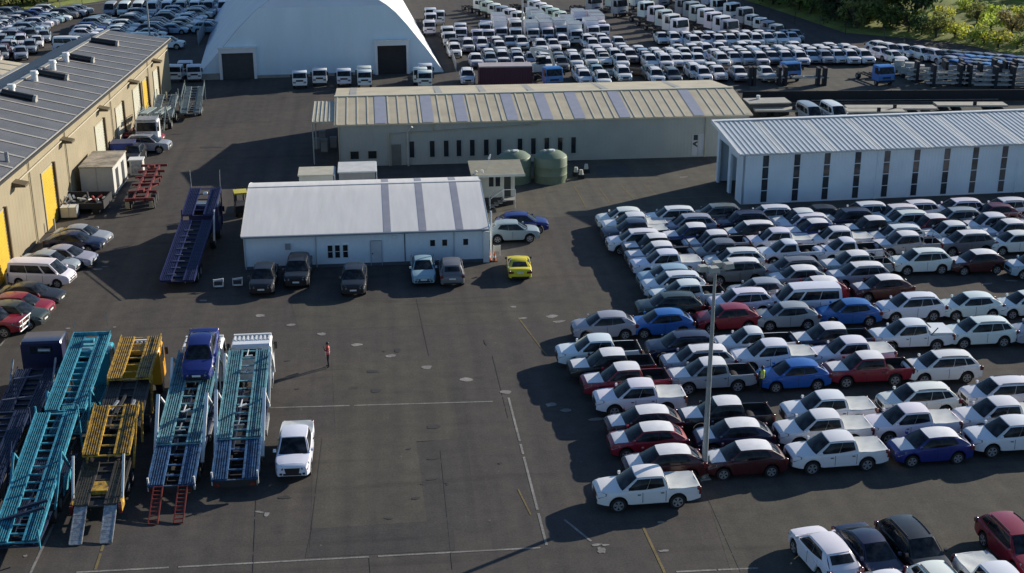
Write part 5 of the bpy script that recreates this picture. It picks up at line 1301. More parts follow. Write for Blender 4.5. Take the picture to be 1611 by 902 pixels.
for i, nm in enumerate(('first', 'second', 'third', 'fourth')):
    far_row(f'{nm} shade-darkened row under the trees', span(1486 + 6 * i, 79 + 5.2 * i, 1606, 89 + 5.5 * i, 17), -70, 'cars in the tree shade', ('dark blue', 'navy', 'grey', 'dark blue', 'truck blue', 'black', 'silver'), film=False)  # dark paint hues put the trees' shade into the car colours
far_row('row behind the long shed', [(735, 108), (912, 104), (918, 110), (938, 103), (946, 112), (978, 104), (1022, 103), (1030, 107), (1055, 107), (1090, 100), (1103, 105), (1117, 99), (1127, 104), (1160, 105), (1203, 105)], -90, 'cars behind the long shed')
for k, (px, py) in enumerate(((472, 117), (504, 113), (541, 114), (573, 116), (573, 110), (660, 112), (668, 117), (668, 106))):
    p = g(px, py, 1.4); put_truck((p.x, p.y, 0), -90 + rnd.uniform(-2, 2), f'small white cab truck, {ORD[k + 1]} from the left before the fabric hall', 'small trucks before the fabric hall', far=False, W=1.75, H=2.1, L=4.6)
# white truck cabs and box trucks further back
n = 0
TG = 'white trucks in the far lot'
for px, py, bd in [(838, 28, 'box'), (846, 31, 'box'), (785, 36, 'box'), (787, 46, 'box'), (784, 29, None), (764, 36, None), (762, 40, None), (749, 50, None), (767, 50, None), (724, 47, None), (705, 54, None), (702, 45, None), (724, 40, None), (808, 36, None), (810, 48, None),
      (806, 32, None), (830, 38, None), (836, 48, 'box'), (858, 47, 'box'), (856, 40, 'box'), (871, 33, None), (880, 44, 'box'), (887, 34, None), (892, 40, 'box'), (904, 50, 'box'), (911, 30, 'box'), (918, 38, None), (936, 32, 'box'), (940, 36, 'box'), (930, 44, 'box'), (947, 42, None),
      (676, 16, None), (690, 20, None), (676, 24, None), (674, 36, None)]:
    n += 1; p = g(px, py, 1.6); put_truck((p.x, p.y, 0), -90 + rnd.uniform(-4, 4), f"white {'box' if bd else 'cab and chassis'} truck, number-{n} spot".replace(f', number-{n} spot', f', {ORD[n] if n < 29 else "rear"} of the pack behind the shed'), TG, body=bd)
def cab_line(name, x0, y0, x1, y1, cnt, deg, **kw):
    A, B = g(x0, y0, 1.6), g(x1, y1, 1.6); cnt = int((B - A).length / (kw.get('W', 1.75) + 1.15)) + 1
    for i in range(cnt):
        t = i / max(1, cnt - 1); p = A.lerp(B, t)
        put_truck((p.x, p.y, 0), deg + rnd.uniform(-3, 3), f'new truck cab, {ORD[i + 1]} from the left, {name}', TG, hue=rnd.choice(('white', 'white', 'silver', 'pale white')), **kw)
cab_line('first slanting line', 744, 2, 802, 22, 8, -50); cab_line('second slanting line', 820, 0, 868, 22, 9, -50)
cab_line('line beyond the open strip', 920, 3, 1000, 13, 6, -60, W=2.3, H=2.9, L=6.5); cab_line('line below the yellow machine', 1016, 20, 1052, 40, 4, -60, W=2.3, H=2.9, L=6.5)
cab_line('middle slanting line', 1060, 8, 1130, 42, 9, -60, W=2.3, H=2.9, L=6.5); cab_line('back slanting line', 1115, 8, 1155, 22, 5, -60, W=2.3, H=2.9, L=6.5); cab_line('line along the tree fence', 1160, 22, 1208, 42, 8, -60)
cab_line('top edge line', 950, -3, 1100, -6, 10, -60, W=2.3, H=2.9, L=6.5)
for px, py, lb in ((1236, 107, 'blue fronted truck parked at the end of the cluttered row'), (1382, 112, 'blue fronted truck throwing a long shadow on the open apron'), (863, 115, 'blue cab truck standing behind the maroon container')):
    p = g(px, py, 1.6); put_truck((p.x, p.y + 1.5, 0), -80, lb, None, hue='truck blue', far=False, W=2.2, H=2.45, L=6.2)
for px, py, lb, hue in ((1271, 161, 'grey van left of two vans facing camera behind the white shed', 'silver'), (1309, 160, 'white van right of two vans facing camera behind the white shed', 'white')):
    place('van', hue, at_roof('van', px, py, -86), -86, lb, 'vans behind the white shed', plate=True)
p = g(1597, 160, 2.2); put_truck((p.x + 1.5, p.y, 0), 8, 'white truck cab with flat deck at the right edge behind the shed', None, body='deck', far=False, W=2.3, H=2.7, L=9.0)

# ------------------------------------------------------------------ the distant lots on the left (noses to the right)
def left_lot(name, noses, cols, group, deg=-4, hues=('white',) * 4 + ('silver', 'silver', 'grey', 'pale blue', 'navy', 'black', 'silver', 'dark blue'), pitch=4.9, gap=2.3, keep=None):
    pts = [g(*p) for p in noses]; L = [0]
    for a, b in zip(pts, pts[1:]): L.append(L[-1] + (b - a).length)
    n = int(L[-1] / gap)
    for c in range(cols):
        cnt = 0
        for i in range(n + 1):
            s = i * gap; k = max(j for j in range(len(L)) if L[j] <= s + 1e-6); k = min(k, len(pts) - 2)
            p = pts[k].lerp(pts[k + 1], (s - L[k]) / (L[k + 1] - L[k]))
            kd = rnd.choice(('sedan', 'hatchback', 'suv', 'sedan', 'suv')); x = p.x - 2.2 - c * pitch + rnd.uniform(-.25, .25); y = p.y + rnd.uniform(-.15, .15)
            if keep and not keep(x, y): continue
            if rnd.random() < .04: continue
            cnt += 1; hue = rnd.choice(hues)
            place(kd, hue, (x, y, 0), deg + rnd.uniform(-2, 2), f"{hue} {'SUV' if kd == 'suv' else kd}, {ORD[cnt] if cnt < 28 else 'last'} from the front, {ORD[c + 1]} column, {name}", group, far=True, film=False)
def seen(x, y):                                                       # only what the photograph can show
    a = x * math.sin(YAW) + y * math.cos(YAW); r = x * math.cos(YAW) - y * math.sin(YAW); Z = a * math.cos(PITCH) + CAM_H * math.sin(PITCH)
    return abs(r / Z) < 805.5 / F_PX * 1.02 + .012
left_lot('far left lot', [(50, 66), (66, 55), (83, 46), (104, 36), (125, 30), (148, 22)], 5, 'cars in the far left lot', keep=seen)
left_lot('middle left lot', [(262, 60), (284, 37), (300, 24), (312, 14), (322, 8)], 5, 'cars in the middle left lot', keep=lambda x, y: seen(x, y) and x > g(100, 60).x + (y - g(100, 60).y) * .26)
left_lot('lot beside the hall', [(350, 52), (375, 34), (395, 18), (412, 5)], 2, 'cars in the lot beside the hall', hues=('white', 'white', 'silver', 'cream', 'pale blue'), keep=lambda x, y: seen(x, y) and x < -21.5 - (y - 170) * .05)
left_lot('near left lot', [(20, 98), (38, 82), (56, 68)], 3, 'cars in the near left lot', deg=-80, hues=('silver', 'grey', 'pale blue', 'white', 'silver', 'cream', 'maroon'), pitch=4.4, gap=2.4)
left_lot('near right part of the left lot', [(58, 92), (80, 76), (100, 62)], 3, 'cars in the near left lot', deg=-78, hues=('silver', 'white', 'grey', 'pale blue', 'silver'), pitch=2.4, gap=4.7, keep=seen)
for k, px in enumerate((173, 195, 217, 239, 262, 284, 306, 328, 351, 373)):
    p = g(px, 5 - k * .35, 1.9); place('van', rnd.choice(('white', 'white', 'silver')), (p.x, p.y, 0), -88 + rnd.uniform(-2, 2), f'van facing camera, {ORD[k + 1]} from the left in the back row, top left lot', 'vans in the top left back row', far=True)
for px, py, lb, hue in ((232, 58, 'white van just beyond the far end of the tan warehouse', 'white'), (264, 61, 'white SUV with glowing nose at the far corner of the warehouse', 'white'), (112, 64, 'white van by the far side of the warehouse roof', 'white')):
    p = g(px, py, 1.4); place('van' if 'van' in lb else S_, hue, (p.x, p.y, 0), -8, lb, None, far=True)
# ================================================================== lamp posts
POST = M('galvanised_post', (.34, .36, .36), .5, .2, 3, metal=.3)
def lamp_post(px, py, h, label, r0=.17, r1=.075, yaw=0.0):
    c = g(px, py); t = empty('lamp_post', (c.x, c.y, 0), yaw); tag(t, label, 'lamp post', 'tall floodlight posts')
    b = MB(); b.tube((0, 0, .02), (0, 0, h), r0, r1, n=14); b.build('pole', POST, t, 40)
    b = MB(); b.box(-.3, .3, -.3, .3, 0, .06); b.tube((.22, .05, .06), (.22, .05, 1.3), .09, n=8); b.build('base_box', POST, t)
    b = MB(); b.bar((-.75, 0, h), (.75, 0, h), .08); b.bar((0, -.5, h), (0, .5, h), .08); b.build('crossarm', POST, t)
    for x, y in ((-.7, 0), (.7, 0), (-.25, -.35), (.25, .35)):
        f = MB(); f.prism([(x - .26, h + .05), (x + .26, h + .05), (x + .2, h + .32), (x - .2, h + .32)], 'y', y - .2, y + .2); fl = f.build('floodlight', M('floodlight_body', (.42, .42, .38), .5), t)
        MB().box(x - .22, x + .22, y - .17, y + .17, h + .03, h + .05).build('lens', LAMP, fl)
lamp_post(1107, 752, 11.7, 'tall grey floodlight post rising among the cars in the right hand yard', yaw=R(10))
lamp_post(822, 62, 11.5, 'slim floodlight post between the white trucks at the top', .14, .07)
lamp_post(238, 82, 11.5, 'slim floodlight post among the cars in the top left lot', .14, .07)

# ================================================================== people
SKIN = M('skin', (.24, .13, .085), .6, .1); TROUS = M('dark_trousers', (.016, .017, .022), .8, .25, 8); HAIR = M('dark_hair', (.014, .010, .008), .6, .2); SHOE = M('shoes', (.02, .02, .02), .6)
def person(loc, rz, label, vest, joints, shirt, paper=None):
    """one continuous body grown over a jointed skeleton; vest, hair and face features are its children"""
    names = list(joints); V = [joints[k][0] for k in names]; ix = {k: i for i, k in enumerate(names)}
    E = [('pelvis', 'belly'), ('belly', 'chest'), ('chest', 'neck'), ('neck', 'head'), ('head', 'crown'), ('chest', 'shL'), ('shL', 'elL'), ('elL', 'wrL'), ('wrL', 'haL'), ('chest', 'shR'), ('shR', 'elR'), ('elR', 'wrR'), ('wrR', 'haR'),
         ('pelvis', 'hipL'), ('hipL', 'knL'), ('knL', 'anL'), ('anL', 'toL'), ('pelvis', 'hipR'), ('hipR', 'knR'), ('knR', 'anR'), ('anR', 'toR')]
    E = [(ix[a], ix[b]) for a, b in E]
    for sd in 'LR':                                              # five fingers rooted in the palm
        h = Vector(joints['ha' + sd][0]); w = Vector(joints['wr' + sd][0]); d = (h - w).normalized(); s_ = d.cross(Vector((0, 1, 0))).normalized()
        for k, (off, ln) in enumerate(((-.034, .068), (-.012, .08), (.012, .075), (.033, .058), (.05, .05))):
            q = h + s_ * off * .6; i0 = len(V); base = q + d * (.01 if k < 4 else -.03); tip = base + d * ln + s_ * off * .5 + Vector((0, .012, 0))
            V += [tuple(base), tuple(tip)]; E += [(ix['ha' + sd], i0), (i0, i0 + 1)]; names += [f'f{sd}{k}a', f'f{sd}{k}b']; joints[f'f{sd}{k}a'] = (tuple(base), .0095); joints[f'f{sd}{k}b'] = (tuple(tip), .008)
    me = bpy.data.meshes.new('body'); me.from_pydata(V, E, []); o = bpy.data.objects.new('tmp_body', me); COL.objects.link(o)
    sk = o.modifiers.new('skin', 'SKIN'); ss = o.modifiers.new('smooth', 'SUBSURF'); ss.levels = 2
    for i, k in enumerate(names):
        r = joints[k][1]; me.skin_vertices[0].data[i].radius = r if isinstance(r, tuple) else (r, r)
    me.skin_vertices[0].data[0].use_root = True
    dg = bpy.context.evaluated_depsgraph_get(); m2 = bpy.data.meshes.new_from_object(o.evaluated_get(dg)); bpy.data.objects.remove(o)
    t = empty('person', loc, rz); tag(t, label, 'person')
    for m in (SKIN, shirt, TROUS, SHOE): m2.materials.append(m)
    for p in m2.polygons:
        c = p.center; p.use_smooth = True
        p.material_index = 3 if c.z < .09 else 2 if c.z < .96 and abs(c.x) < .19 else 1 if c.z < 1.44 and not (min((c - Vector(joints['wr' + s][0])).length for s in 'LR') < .10 or min((c - Vector(joints['ha' + s][0])).length for s in 'LR') < .17) else 0
    m2.name = 'body'; b = bpy.data.objects.new('body', m2); COL.objects.link(b); b.parent = t
    v = MB(); n = 20; prof = [(.165, .115, .93), (.172, .12, 1.05), (.178, .125, 1.2), (.195, .13, 1.33), (.17, .11, 1.42), (.085, .075, 1.475)]; vv = []
    for a, d, z in prof:
        for i in range(n): q = 2 * math.pi * i / n; vv.append((a * math.cos(q), d * math.sin(q), z))
    v.add(vv, [(k * n + i, k * n + (i + 1) % n, (k + 1) * n + (i + 1) % n, (k + 1) * n + i) for k in range(len(prof) - 1) for i in range(n)])
    vs = v.build('vest', vest, t, 60)
    rs = MB()
    for z in (1.08, 1.22):
        for i in range(n):
            q, q2 = 2 * math.pi * i / n, 2 * math.pi * (i + 1) / n
            rs.quad((.182 * math.cos(q), .131 * math.sin(q), z), (.182 * math.cos(q2), .131 * math.sin(q2), z), (.184 * math.cos(q2), .132 * math.sin(q2), z + .045), (.184 * math.cos(q), .132 * math.sin(q), z + .045))
    rs.build('reflective_band', M('reflective_band', (.6, .6, .58), .3), vs)
    hd = Vector(joints['head'][0]); hb = MB(); prof = []
    hb.lathe([(.096, -.02), (.102, .03), (.096, .08), (.07, .12), (.02, .138)], 16); hr = hb.build('hair', HAIR, t, 60, loc=(hd.x, hd.y - .018, hd.z))
    f = MB(); f.prism([(-.014, .0), (.014, .0), (0, .035)], 'y', .085, .112); f.build('nose', SKIN, t, loc=(hd.x, hd.y, hd.z - .03))
    e = MB()
    for x in (-.034, .034): e.box(x - .011, x + .011, .084, .092, -.004, .008)
    e.box(-.024, .024, .084, .092, -.068, -.058); e.build('face_features', M('eye_dark', (.02, .012, .01), .4), t, loc=(hd.x, hd.y, hd.z))
    er = MB()
    for x in (-.092, .092): er.box(x - .01, x + .01, -.02, .02, -.03, .03)
    er.build('ears', SKIN, t, loc=(hd.x, hd.y, hd.z))
    if paper: tag(MB().box(paper[0] - .10, paper[0] + .10, paper[1] - .008, paper[1] + .008, paper[2] - .14, paper[2] + .14).build('clipboard', WHITE, None, loc=tuple(Vector(loc) + Matrix.Rotation(rz, 3, 'Z') @ Vector((0, 0, 0)))), 'white paper held at the hip by the person in pink', 'paper').rotation_euler.z = rz
    return t
base = dict(pelvis=((0, 0, .96), (.135, .10)), belly=((0, 0, 1.10), (.135, .095)), chest=((0, 0, 1.30), (.15, .10)), neck=((0, .005, 1.47), .055), head=((0, .02, 1.60), (.075, .092)), crown=((0, .015, 1.69), (.06, .075)),
            shL=((-.19, 0, 1.39), .062), elL=((-.25, -.02, 1.11), .044), wrL=((-.25, .06, .88), .032), haL=((-.25, .08, .80), (.04, .022)), shR=((.19, 0, 1.39), .062), elR=((.25, -.02, 1.11), .044), wrR=((.25, .06, .88), .032), haR=((.25, .08, .80), (.04, .022)),
            hipL=((-.10, 0, .88), .088), knL=((-.11, .02, .49), .058), anL=((-.12, -.02, .09), .042), toL=((-.13, .13, .04), (.045, .036)), hipR=((.10, 0, .88), .088), knR=((.11, .03, .49), .058), anR=((.12, .0, .09), .042), toR=((.14, .15, .04), (.045, .036)))
j1 = dict(base); j1.update(elL=((-.27, .12, 1.18), .044), wrL=((-.16, .27, 1.40), .032), haL=((-.13, .25, 1.48), (.04, .022)))
c = g(517, 578); person((c.x, c.y, 0), R(95), 'person in pink hi-vis vest and dark trousers with one hand raised to the face', M('pink_vest', (.62, .09, .09), .6, .1), j1, M('red_shirt', (.20, .02, .025), .7), paper=(.25, .14, .80))
j2 = dict(base); j2.update(elR=((.27, .05, 1.13), .044), wrR=((.22, .27, 1.05), .032), haR=((.20, .35, 1.04), (.04, .022)))
c = g(1197, 617); person((c.x, c.y, 0), R(200), 'person in yellow-green hi-vis vest standing between parked pickups', M('lime_vest', (.50, .62, .06), .6, .1), j2, M('dark_shirt', (.03, .035, .05), .7))

# ================================================================== small things of the yard
def thing(name, label, cat, loc, rz=0.0, group=None): t = empty(name, loc, rz); return tag(t, label, cat, group)
t = thing('site_cabin', 'white portable cabin with a rust stained flat roof by the warehouse', 'cabin', (-24.6, 118.2, 0), R(-2.5))
CABW = M('cabin_wall', (.50, .49, .45), .6, .12)
MB().box(-1.45, 1.45, 0, 5.6, .15, 2.72).build('wall', CABW, t); MB().box(-1.53, 1.53, -.08, 5.68, 2.72, 2.82).build('roof', M('rust_stained_roof', (.36, .31, .24), .8, .75, .9), t)
for y in (1.0, 3.4):
    d = MB().box(1.44, 1.49, y, y + .95, .5 if y < 2 else .25, 2.3).build('door' if y > 2 else 'window', M('cabin_opening', (.05, .055, .06), .4), t)
MB().box(-1.46, 1.46, -.03, 0, .15, .3).box(-.05, .0, -.03, 0, .3, 2.72).build('panel_joint', GREYST, t); MB().box(-1.2, 1.2, .2, 5.4, 0, .15).build('skid', CHASSIS, t)
t = thing('cabinet', 'small white cabinet standing behind the portable cabin', 'cabinet', (-22.3, 125.6, 0)); MB().box(-.6, .6, -.5, .5, .05, 1.5).build('case', CABW, t); MB().box(-.7, .7, -.6, .6, 1.5, 1.58).build('lid', WHITE, t); MB().box(-.45, .45, -.52, -.5, .2, 1.4).build('door', GREYST, t)
t = thing('scrap_trailer', 'low dark trailer piled with scrap in front of the portable cabin', 'trailer', (-25.0, 114.4, 0), R(-4))
MB().box(-1.9, 1.9, -1.4, 1.4, .5, .62).box(-1.95, -1.85, -1.45, 1.45, .5, 1.25).box(1.85, 1.95, -1.45, 1.45, .5, 1.25).box(-1.85, 1.85, 1.35, 1.45, .5, 1.25).box(-1.85, 1.85, -1.45, -1.35, .5, 1.0).build('bed', CHASSIS, t)
for x in (-1.2, 1.2):
    for y in (-1.25, 1.25): MB().tube((x, y - .12, .35), (x, y + .12, .35), .35, n=12).build('wheel', TYRE, t)
for k, (m, c0) in enumerate(((GREYST, (-.9, .2)), (CABW, (-.1, -.2)), (M('red_scrap', (.40, .05, .05), .6), (.9, .3)), (CHASSIS, (.3, .6)), (WHITE, (1.4, -.5)), (GREYST, (-1.3, -.6)))):
    b = MB()
    for q in range(3): a = (c0[0] + rnd.uniform(-.3, .3), c0[1] + rnd.uniform(-.3, .3), .64 + .2 * q); b.bar(a, (a[0] + rnd.uniform(-.6, .6), a[1] + rnd.uniform(-.5, .5), a[2] + rnd.uniform(.1, .5)), rnd.uniform(.12, .4), .12)
    o = b.build('scrap_metal', m, None, loc=t.location); tag(o, ['grey bent steel lying on the left of the scrap trailer', 'cream panels leaning in the middle of the scrap trailer', 'red scrap at the right of the scrap trailer', 'black scrap at the back of the scrap trailer', 'white scrap at the right end of the scrap trailer', 'grey steel at the front left of the scrap trailer'][k], 'scrap metal', 'scrap on the low trailer')
t = thing('storage_tank', 'white plastic tank on the ground before the scrap trailer', 'tank', (-25.9, 112.2, 0)); MB().box(-.65, .65, -.5, .5, .18, 1.05).build('tank_body', M('off_white_plastic', (.62, .60, .54), .5), t); MB().box(-.7, .7, -.55, .55, .05, .18).build('pallet', CHASSIS, t)
b = MB()
for x in (-.66, 0, .64): b.box(x, x + .03, -.53, .53, .18, 1.08)
b.build('cage', GREYST, t)
t = thing('skip_bin', 'deep blue skip bin against the warehouse wall', 'skip', (-24.5, 131.6, 0)); BL = M('blue_bin', (.02, .05, .30), .5); MB().prism([(-1.0, .1), (1.0, .1), (1.1, 1.7), (-1.1, 1.7)], 'y', -.9, .9).build('bin_body', BL, t); MB().box(-1.15, 1.15, -.95, .95, 1.7, 1.78).build('lid', M('dark_blue_lid', (.02, .03, .10), .5), t)
for x in (-.7, .7): MB().box(x - .06, x + .06, -.97, -.9, .0, 1.2).build('stay', TANTRIM, t)
ORANGE = M('orange_plastic', (.65, .14, .03), .5, .1)
for k, (px, py) in enumerate(((770, 411), (778, 411))):
    c = g(px, py); t = thing('traffic_cone', ('orange traffic cone right at the corner of the white building', 'orange traffic cone standing just clear of the building corner')[k], 'traffic cone', (c.x, c.y, 0), 0, 'cones at the corner of the white building')
    MB().lathe([(.14, .04), (.10, .35), (.03, .78)], 14).build('cone', ORANGE, t, 50); MB().box(-.2, .2, -.2, .2, 0, .04).build('base', DARK, t); MB().lathe([(.113, .30), (.088, .46)], 14).build('reflective_sleeve', WHITE, t, 50)
c = g(783, 409); t = thing('barrier_board', 'cream barrier board leaning behind the two traffic cones', 'barrier', (c.x, c.y + .6, 0)); MB().box(-.3, .3, -.03, .03, .5, .95).build('board', CREAMW, t)
for x in (-.25, .25): MB().bar((x, 0, 0), (x, 0, 1.0), .05).build('leg', WHITE, t)
for px, py, lb in ((345, 452, 'white pump unit standing left of two white machines in the shade'), (375, 450, 'white hand truck with a blue top standing right of the white pump unit')):
    c = g(px, py); t = thing('yard_machine', lb, 'machine', (c.x, c.y, 0)); MB().box(-.3, .22, -.2, .2, .1, .5).build('casing', M('machine_dark', (.05, .05, .055), .5), t)
    b = MB(); b.bar((.3, -.2, .1), (.34, -.2, .75), .07); b.bar((-.36, -.2, .1), (-.36, -.2, .7), .05); b.bar((-.3, -.22, .62), (.34, -.22, .70), .10); b.bar((-.3, -.22, .16), (.3, -.22, .16), .1); b.build('frame', WHITE, t)
    for x in (-.22, .2): MB().tube((x, -.24, .11), (x, -.18, .11), .11, n=10).build('wheel', TYRE, t)
c = g(384, 337); t = thing('forklift', 'yellow roofed forklift half hidden by the white building', 'forklift', (c.x - .2, c.y, 0), R(100)); YL = M('forklift_yellow', (.60, .50, .05), .45)
MB().box(-.9, .8, -.55, .55, .3, 1.0).build('body', CHASSIS, t); MB().box(-.7, .6, -.55, .55, 1.95, 2.08).build('canopy', YL, t)
for x in (-.65, .55):
    for y in (-.5, .5): MB().bar((x, y, 1.0), (x, y, 1.95), .07).build('canopy_post', CHASSIS, t)
for x in (-.55, .55):
    for y in (-.45, .45): MB().tube((x, y - .12, .3), (x, y + .12, .3), .3, n=12).build('wheel', TYRE, t)
for y in (-.3, .3): MB().bar((.9, y, .1), (.9, y, 2.2), .1).build('mast', CHASSIS, t); MB().box(.95, 1.9, y - .06, y + .06, .08, .14).build('fork', GREYST, t)
t = thing('shipping_container', 'maroon shipping container with a pale roof behind the long shed', 'container', (16.5, 162.6, 0), R(-1.5)); MAR = ribbed('maroon_corrugated', (.075, .022, .040), 'X', .28, .9, .6, .15)
MB().box(-3.2, 3.2, -1.2, 1.2, .1, 2.45).build('container_wall', MAR, t); MB().box(-3.25, 3.25, -1.25, 1.25, 2.45, 2.6).build('roof', M('pale_pink_roof', (.42, .36, .36), .6, .15), t)
for x in (-3.2, 3.2):
    for y in (-1.2, 1.2): MB().box(x - .08, x + .08, y - .08, y + .08, 0, 2.45).build('corner_post', MAR, t)
# excavator with white arm, pipes, racks and frames behind the long shed
c = g(850, 126); t = thing('excavator', 'white excavator with a bent arm beside the maroon container', 'excavator', (c.x, c.y + 2, 0), R(20)); EX = M('excavator_white', (.60, .60, .55), .5)
MB().box(-1.1, .6, -.8, .8, .8, 1.7).build('house', EX, t); MB().box(-.3, .7, -.75, .1, 1.7, 2.6).build('cab', GLASS, t); MB().box(-.4, .8, -.8, .15, 2.6, 2.7).build('cab_roof', EX, t)
for y in (-.8, .8): MB().prism([(-1.4, .1), (1.4, .1), (1.6, .4), (1.3, .75), (-1.3, .75), (-1.6, .4)], 'y', y - .22, y + .22).build('track', CHASSIS, t)
b = MB(); b.bar((.4, .4, 1.6), (-.9, .4, 3.6), .3, .4); b.bar((-.9, .4, 3.6), (1.9, .4, 3.0), .28, .36); b.bar((1.9, .4, 3.0), (2.5, .4, 1.0), .26, .3); b.build('arm', EX, t); MB().prism([(2.3, .4), (2.9, .5), (2.8, 1.1), (2.4, 1.1)], 'y', .05, .75).build('bucket', EX, t)
BROWN = M('rusty_pipe', (.17, .115, .075), .7, .35)
for k, (x0, y0, x1, y1, lb) in enumerate(((975, 118, 1050, 122, 'brown pipe lying longest on the ground behind the long shed'), (1080, 112, 1170, 121, 'rusty pipe to the right of the brown pipe behind the shed'), (955, 121, 990, 122, 'short pale pipe at the left of the rusty pipes'), (1130, 118, 1200, 116, 'thick rusty pipe near the blue fronted truck'))):
    a, b_ = g(x0, y0), g(x1, y1); m = MB()
    for q in range(3): o_ = Vector((0, .5 * q, 0)); m.tube(a + o_ + Vector((0, 0, .35 + .3 * (q == 1))), b_ + o_ + Vector((0, 0, .35 + .3 * (q == 1))), .26, n=10)
    tag(m.build('pipe_stack', BROWN if k != 2 else GREYST, None, 40), lb.replace('pipe', 'pipe stack', 1), 'pipes', 'pipe stacks behind the long shed')
BEAM = M('pale_beam', (.42, .42, .40), .6, .2); UPR = M('dark_upright', (.018, .02, .026), .7, .2)
def skeletal(px0, px1, py, ups, label, levels=(1.0,), h=2.4, group='stanchion frames behind the dark fence', dy=0.0):
    a, b_ = g(px0, py), g(px1, py); L = (b_ - a).length; t = thing('stanchion_frame', label, 'steel frame', (a.x, a.y + dy, 0), math.atan2(b_.y - a.y, b_.x - a.x), group)
    for z in levels:
        b = MB(); b.box(0, L, -.5, -.35, z - .08, z + .1); b.box(0, L, .35, .5, z - .08, z + .1); k = .3
        while k < L: b.box(k, k + .1, -.35, .35, z - .04, z + .06); k += 1.2
        b.build('deck_beam', BEAM, t)
    for f in ups: MB().box(L * f - .18, L * f + .18, -.62, .62, .0, h).build('upright', UPR, t)
skeletal(1170, 1240, 134, (.12, .22, .78, .92), 'pale flat frame with dark uprights, left of the open apron', (1.0,), 2.3)
skeletal(1244, 1302, 134, (.72, .90), 'pale frame with two narrow dark uprights, in the open apron', (1.0,), 2.2)
for i, (a, b_, y, ups) in enumerate(((1455, 1530, 136, (.15, .7, .9)), (1500, 1611, 133, (.1, .35, .62, .8)), (1425, 1500, 130, (.2, .8)), (1530, 1640, 139, (.3, .55, .8)), (1470, 1600, 127, (.1, .3, .7, .95)), (1560, 1650, 130, (.2, .6)))):
    skeletal(a, b_, y, ups, f'stacked pale beams with dark uprights, {ORD[i + 1]} frame counted from the left front', (.5, 1.1, 1.7), 2.7)
for i, (px, py) in enumerate(((1412, 118), (1428, 122), (1443, 126))):
    c = g(px, py); t = thing('site_machine', f'grey white machine, {ORD[i + 1]} right of the blue truck on the apron', 'machine', (c.x, c.y, 0), R(-20)); MB().box(-.9, .9, -.7, .7, .3, 1.3).build('casing', M('machine_grey', (.40, .42, .38), .6, .3), t); MB().box(-.5, .7, -.5, .5, 1.3, 1.9).build('hood', BEAM, t)
    for x in (-.6, .6): MB().tube((x, -.8, .3), (x, .8, .3), .3, n=10).build('wheel', TYRE, t)
A, B_ = g(1168, 162), g(1640, 159)
t = thing('dark_fence', 'low solid black fence running across the yard behind the white shed', 'fence', (A.x, A.y, 0), math.atan2(B_.y - A.y, B_.x - A.x)); L = (B_ - A).length
b = MB(); b.box(0, L, -.03, .03, 0.02, 1.3); b.build('panel', M('black_sheet', (.016, .018, .022), .8, .2, 1), t); b = MB(); b.box(0, L, -.05, .05, 1.3, 1.36); b.build('top_rail', UPR, t)
k = 0
while k < L: MB().box(k - .04, k + .04, .03, .12, 0, 1.4).build('post', UPR, t); k += 2.9
b = MB(); b.box(8, 30, -.42, -.36, .3, .36); b.build('guard_rail', GREYST, t)
c = g(1178, 185); t = thing('flat_shed', 'low dark shed with a pale flat roof behind the long shed', 'shed', (c.x + .2, c.y + .6, 0)); MB().box(0, 4.6, 0, 2.4, 0, 1.35).build('wall', M('dark_shed_wall', (.07, .075, .075), .8), t); MB().box(-.1, 4.75, -.12, 2.6, 1.35, 1.47).build('roof', M('flat_roof_pale', (.36, .35, .31), .8, .15), t); MB().tube((1.5, 2.0, 1.47), (1.5, 2.0, 1.9), .22, n=10).build('vent', WHITE, t); MB().box(4.62, 4.66, .2, 1.0, .05, 1.2).build('door', WHITE, t)
for i, (a, b_, y, lb) in enumerate(((1185, 1300, 184, 'pale concrete beams lying in front of the low dark shed'), (1330, 1470, 181, 'pale flat trailer deck left of the white truck cab'), (1330, 1420, 186, 'pale slab right behind the ridge of the white shed'), (1470, 1580, 176, 'long pale deck reaching to the white truck cab'))):
    p, q = g(a, y), g(b_, y); L = (q - p).length; t = thing('flat_trailer', lb, 'trailer', (p.x, p.y, 0), math.atan2(q.y - p.y, q.x - p.x), 'flat decks behind the white shed'); MB().box(0, L, -.9, .9, .75, .95).build('deck', M('deck_pale', (.40, .38, .32), .8, .2), t)
    for f in (.12, .3, .75, .9): MB().tube((L * f, -.95, .38), (L * f, .95, .38), .38, n=12).build('wheel', TYRE, t)
    MB().box(L * .5, L * .5 + .4, -.95, -.85, .95, 1.4).build('stake', UPR, t)
for i, (x, y) in enumerate(((-5.7, 133.6), (-4.9, 132.4), (-4.0, 133.9), (-5.2, 136.0))):
    t = thing('cabinet', f'dusty grey cabinet, {ORD[i + 1]} one under the lean-to of the long shed', 'cabinet', (x, y, 0), 0, 'cabinets under the lean-to'); MB().box(-.35, .35, -.3, .3, 0, 1.1 + .2 * (i % 2)).build('case', M('cabinet_grey', (.17, .18, .18), .7), t); MB().box(-.3, .3, -.32, -.3, .1, 1.0).build('door', M('cabinet_door', (.24, .25, .24), .7), t)
for i, (px, py) in enumerate(((906, 277), (914, 281), (922, 272))):
    c = g(px, py); t = thing('pump_unit', f'small white pump unit, {ORD[i + 1]} right of the water tanks', 'pump', (c.x, c.y, 0), 0, 'pump units by the water tanks'); MB().box(-.3, .3, -.25, .25, 0, .4).build('base', CHASSIS, t); MB().tube((0, 0, .4), (0, 0, .85), .22, .16, n=12).build('dome', CREAMW, t, 40)
sheet('ground_sheet', [(938, 262), (982, 260), (992, 274), (942, 277)], M('grey_tarpaulin', (.05, .055, .062), .8, .2), .016)
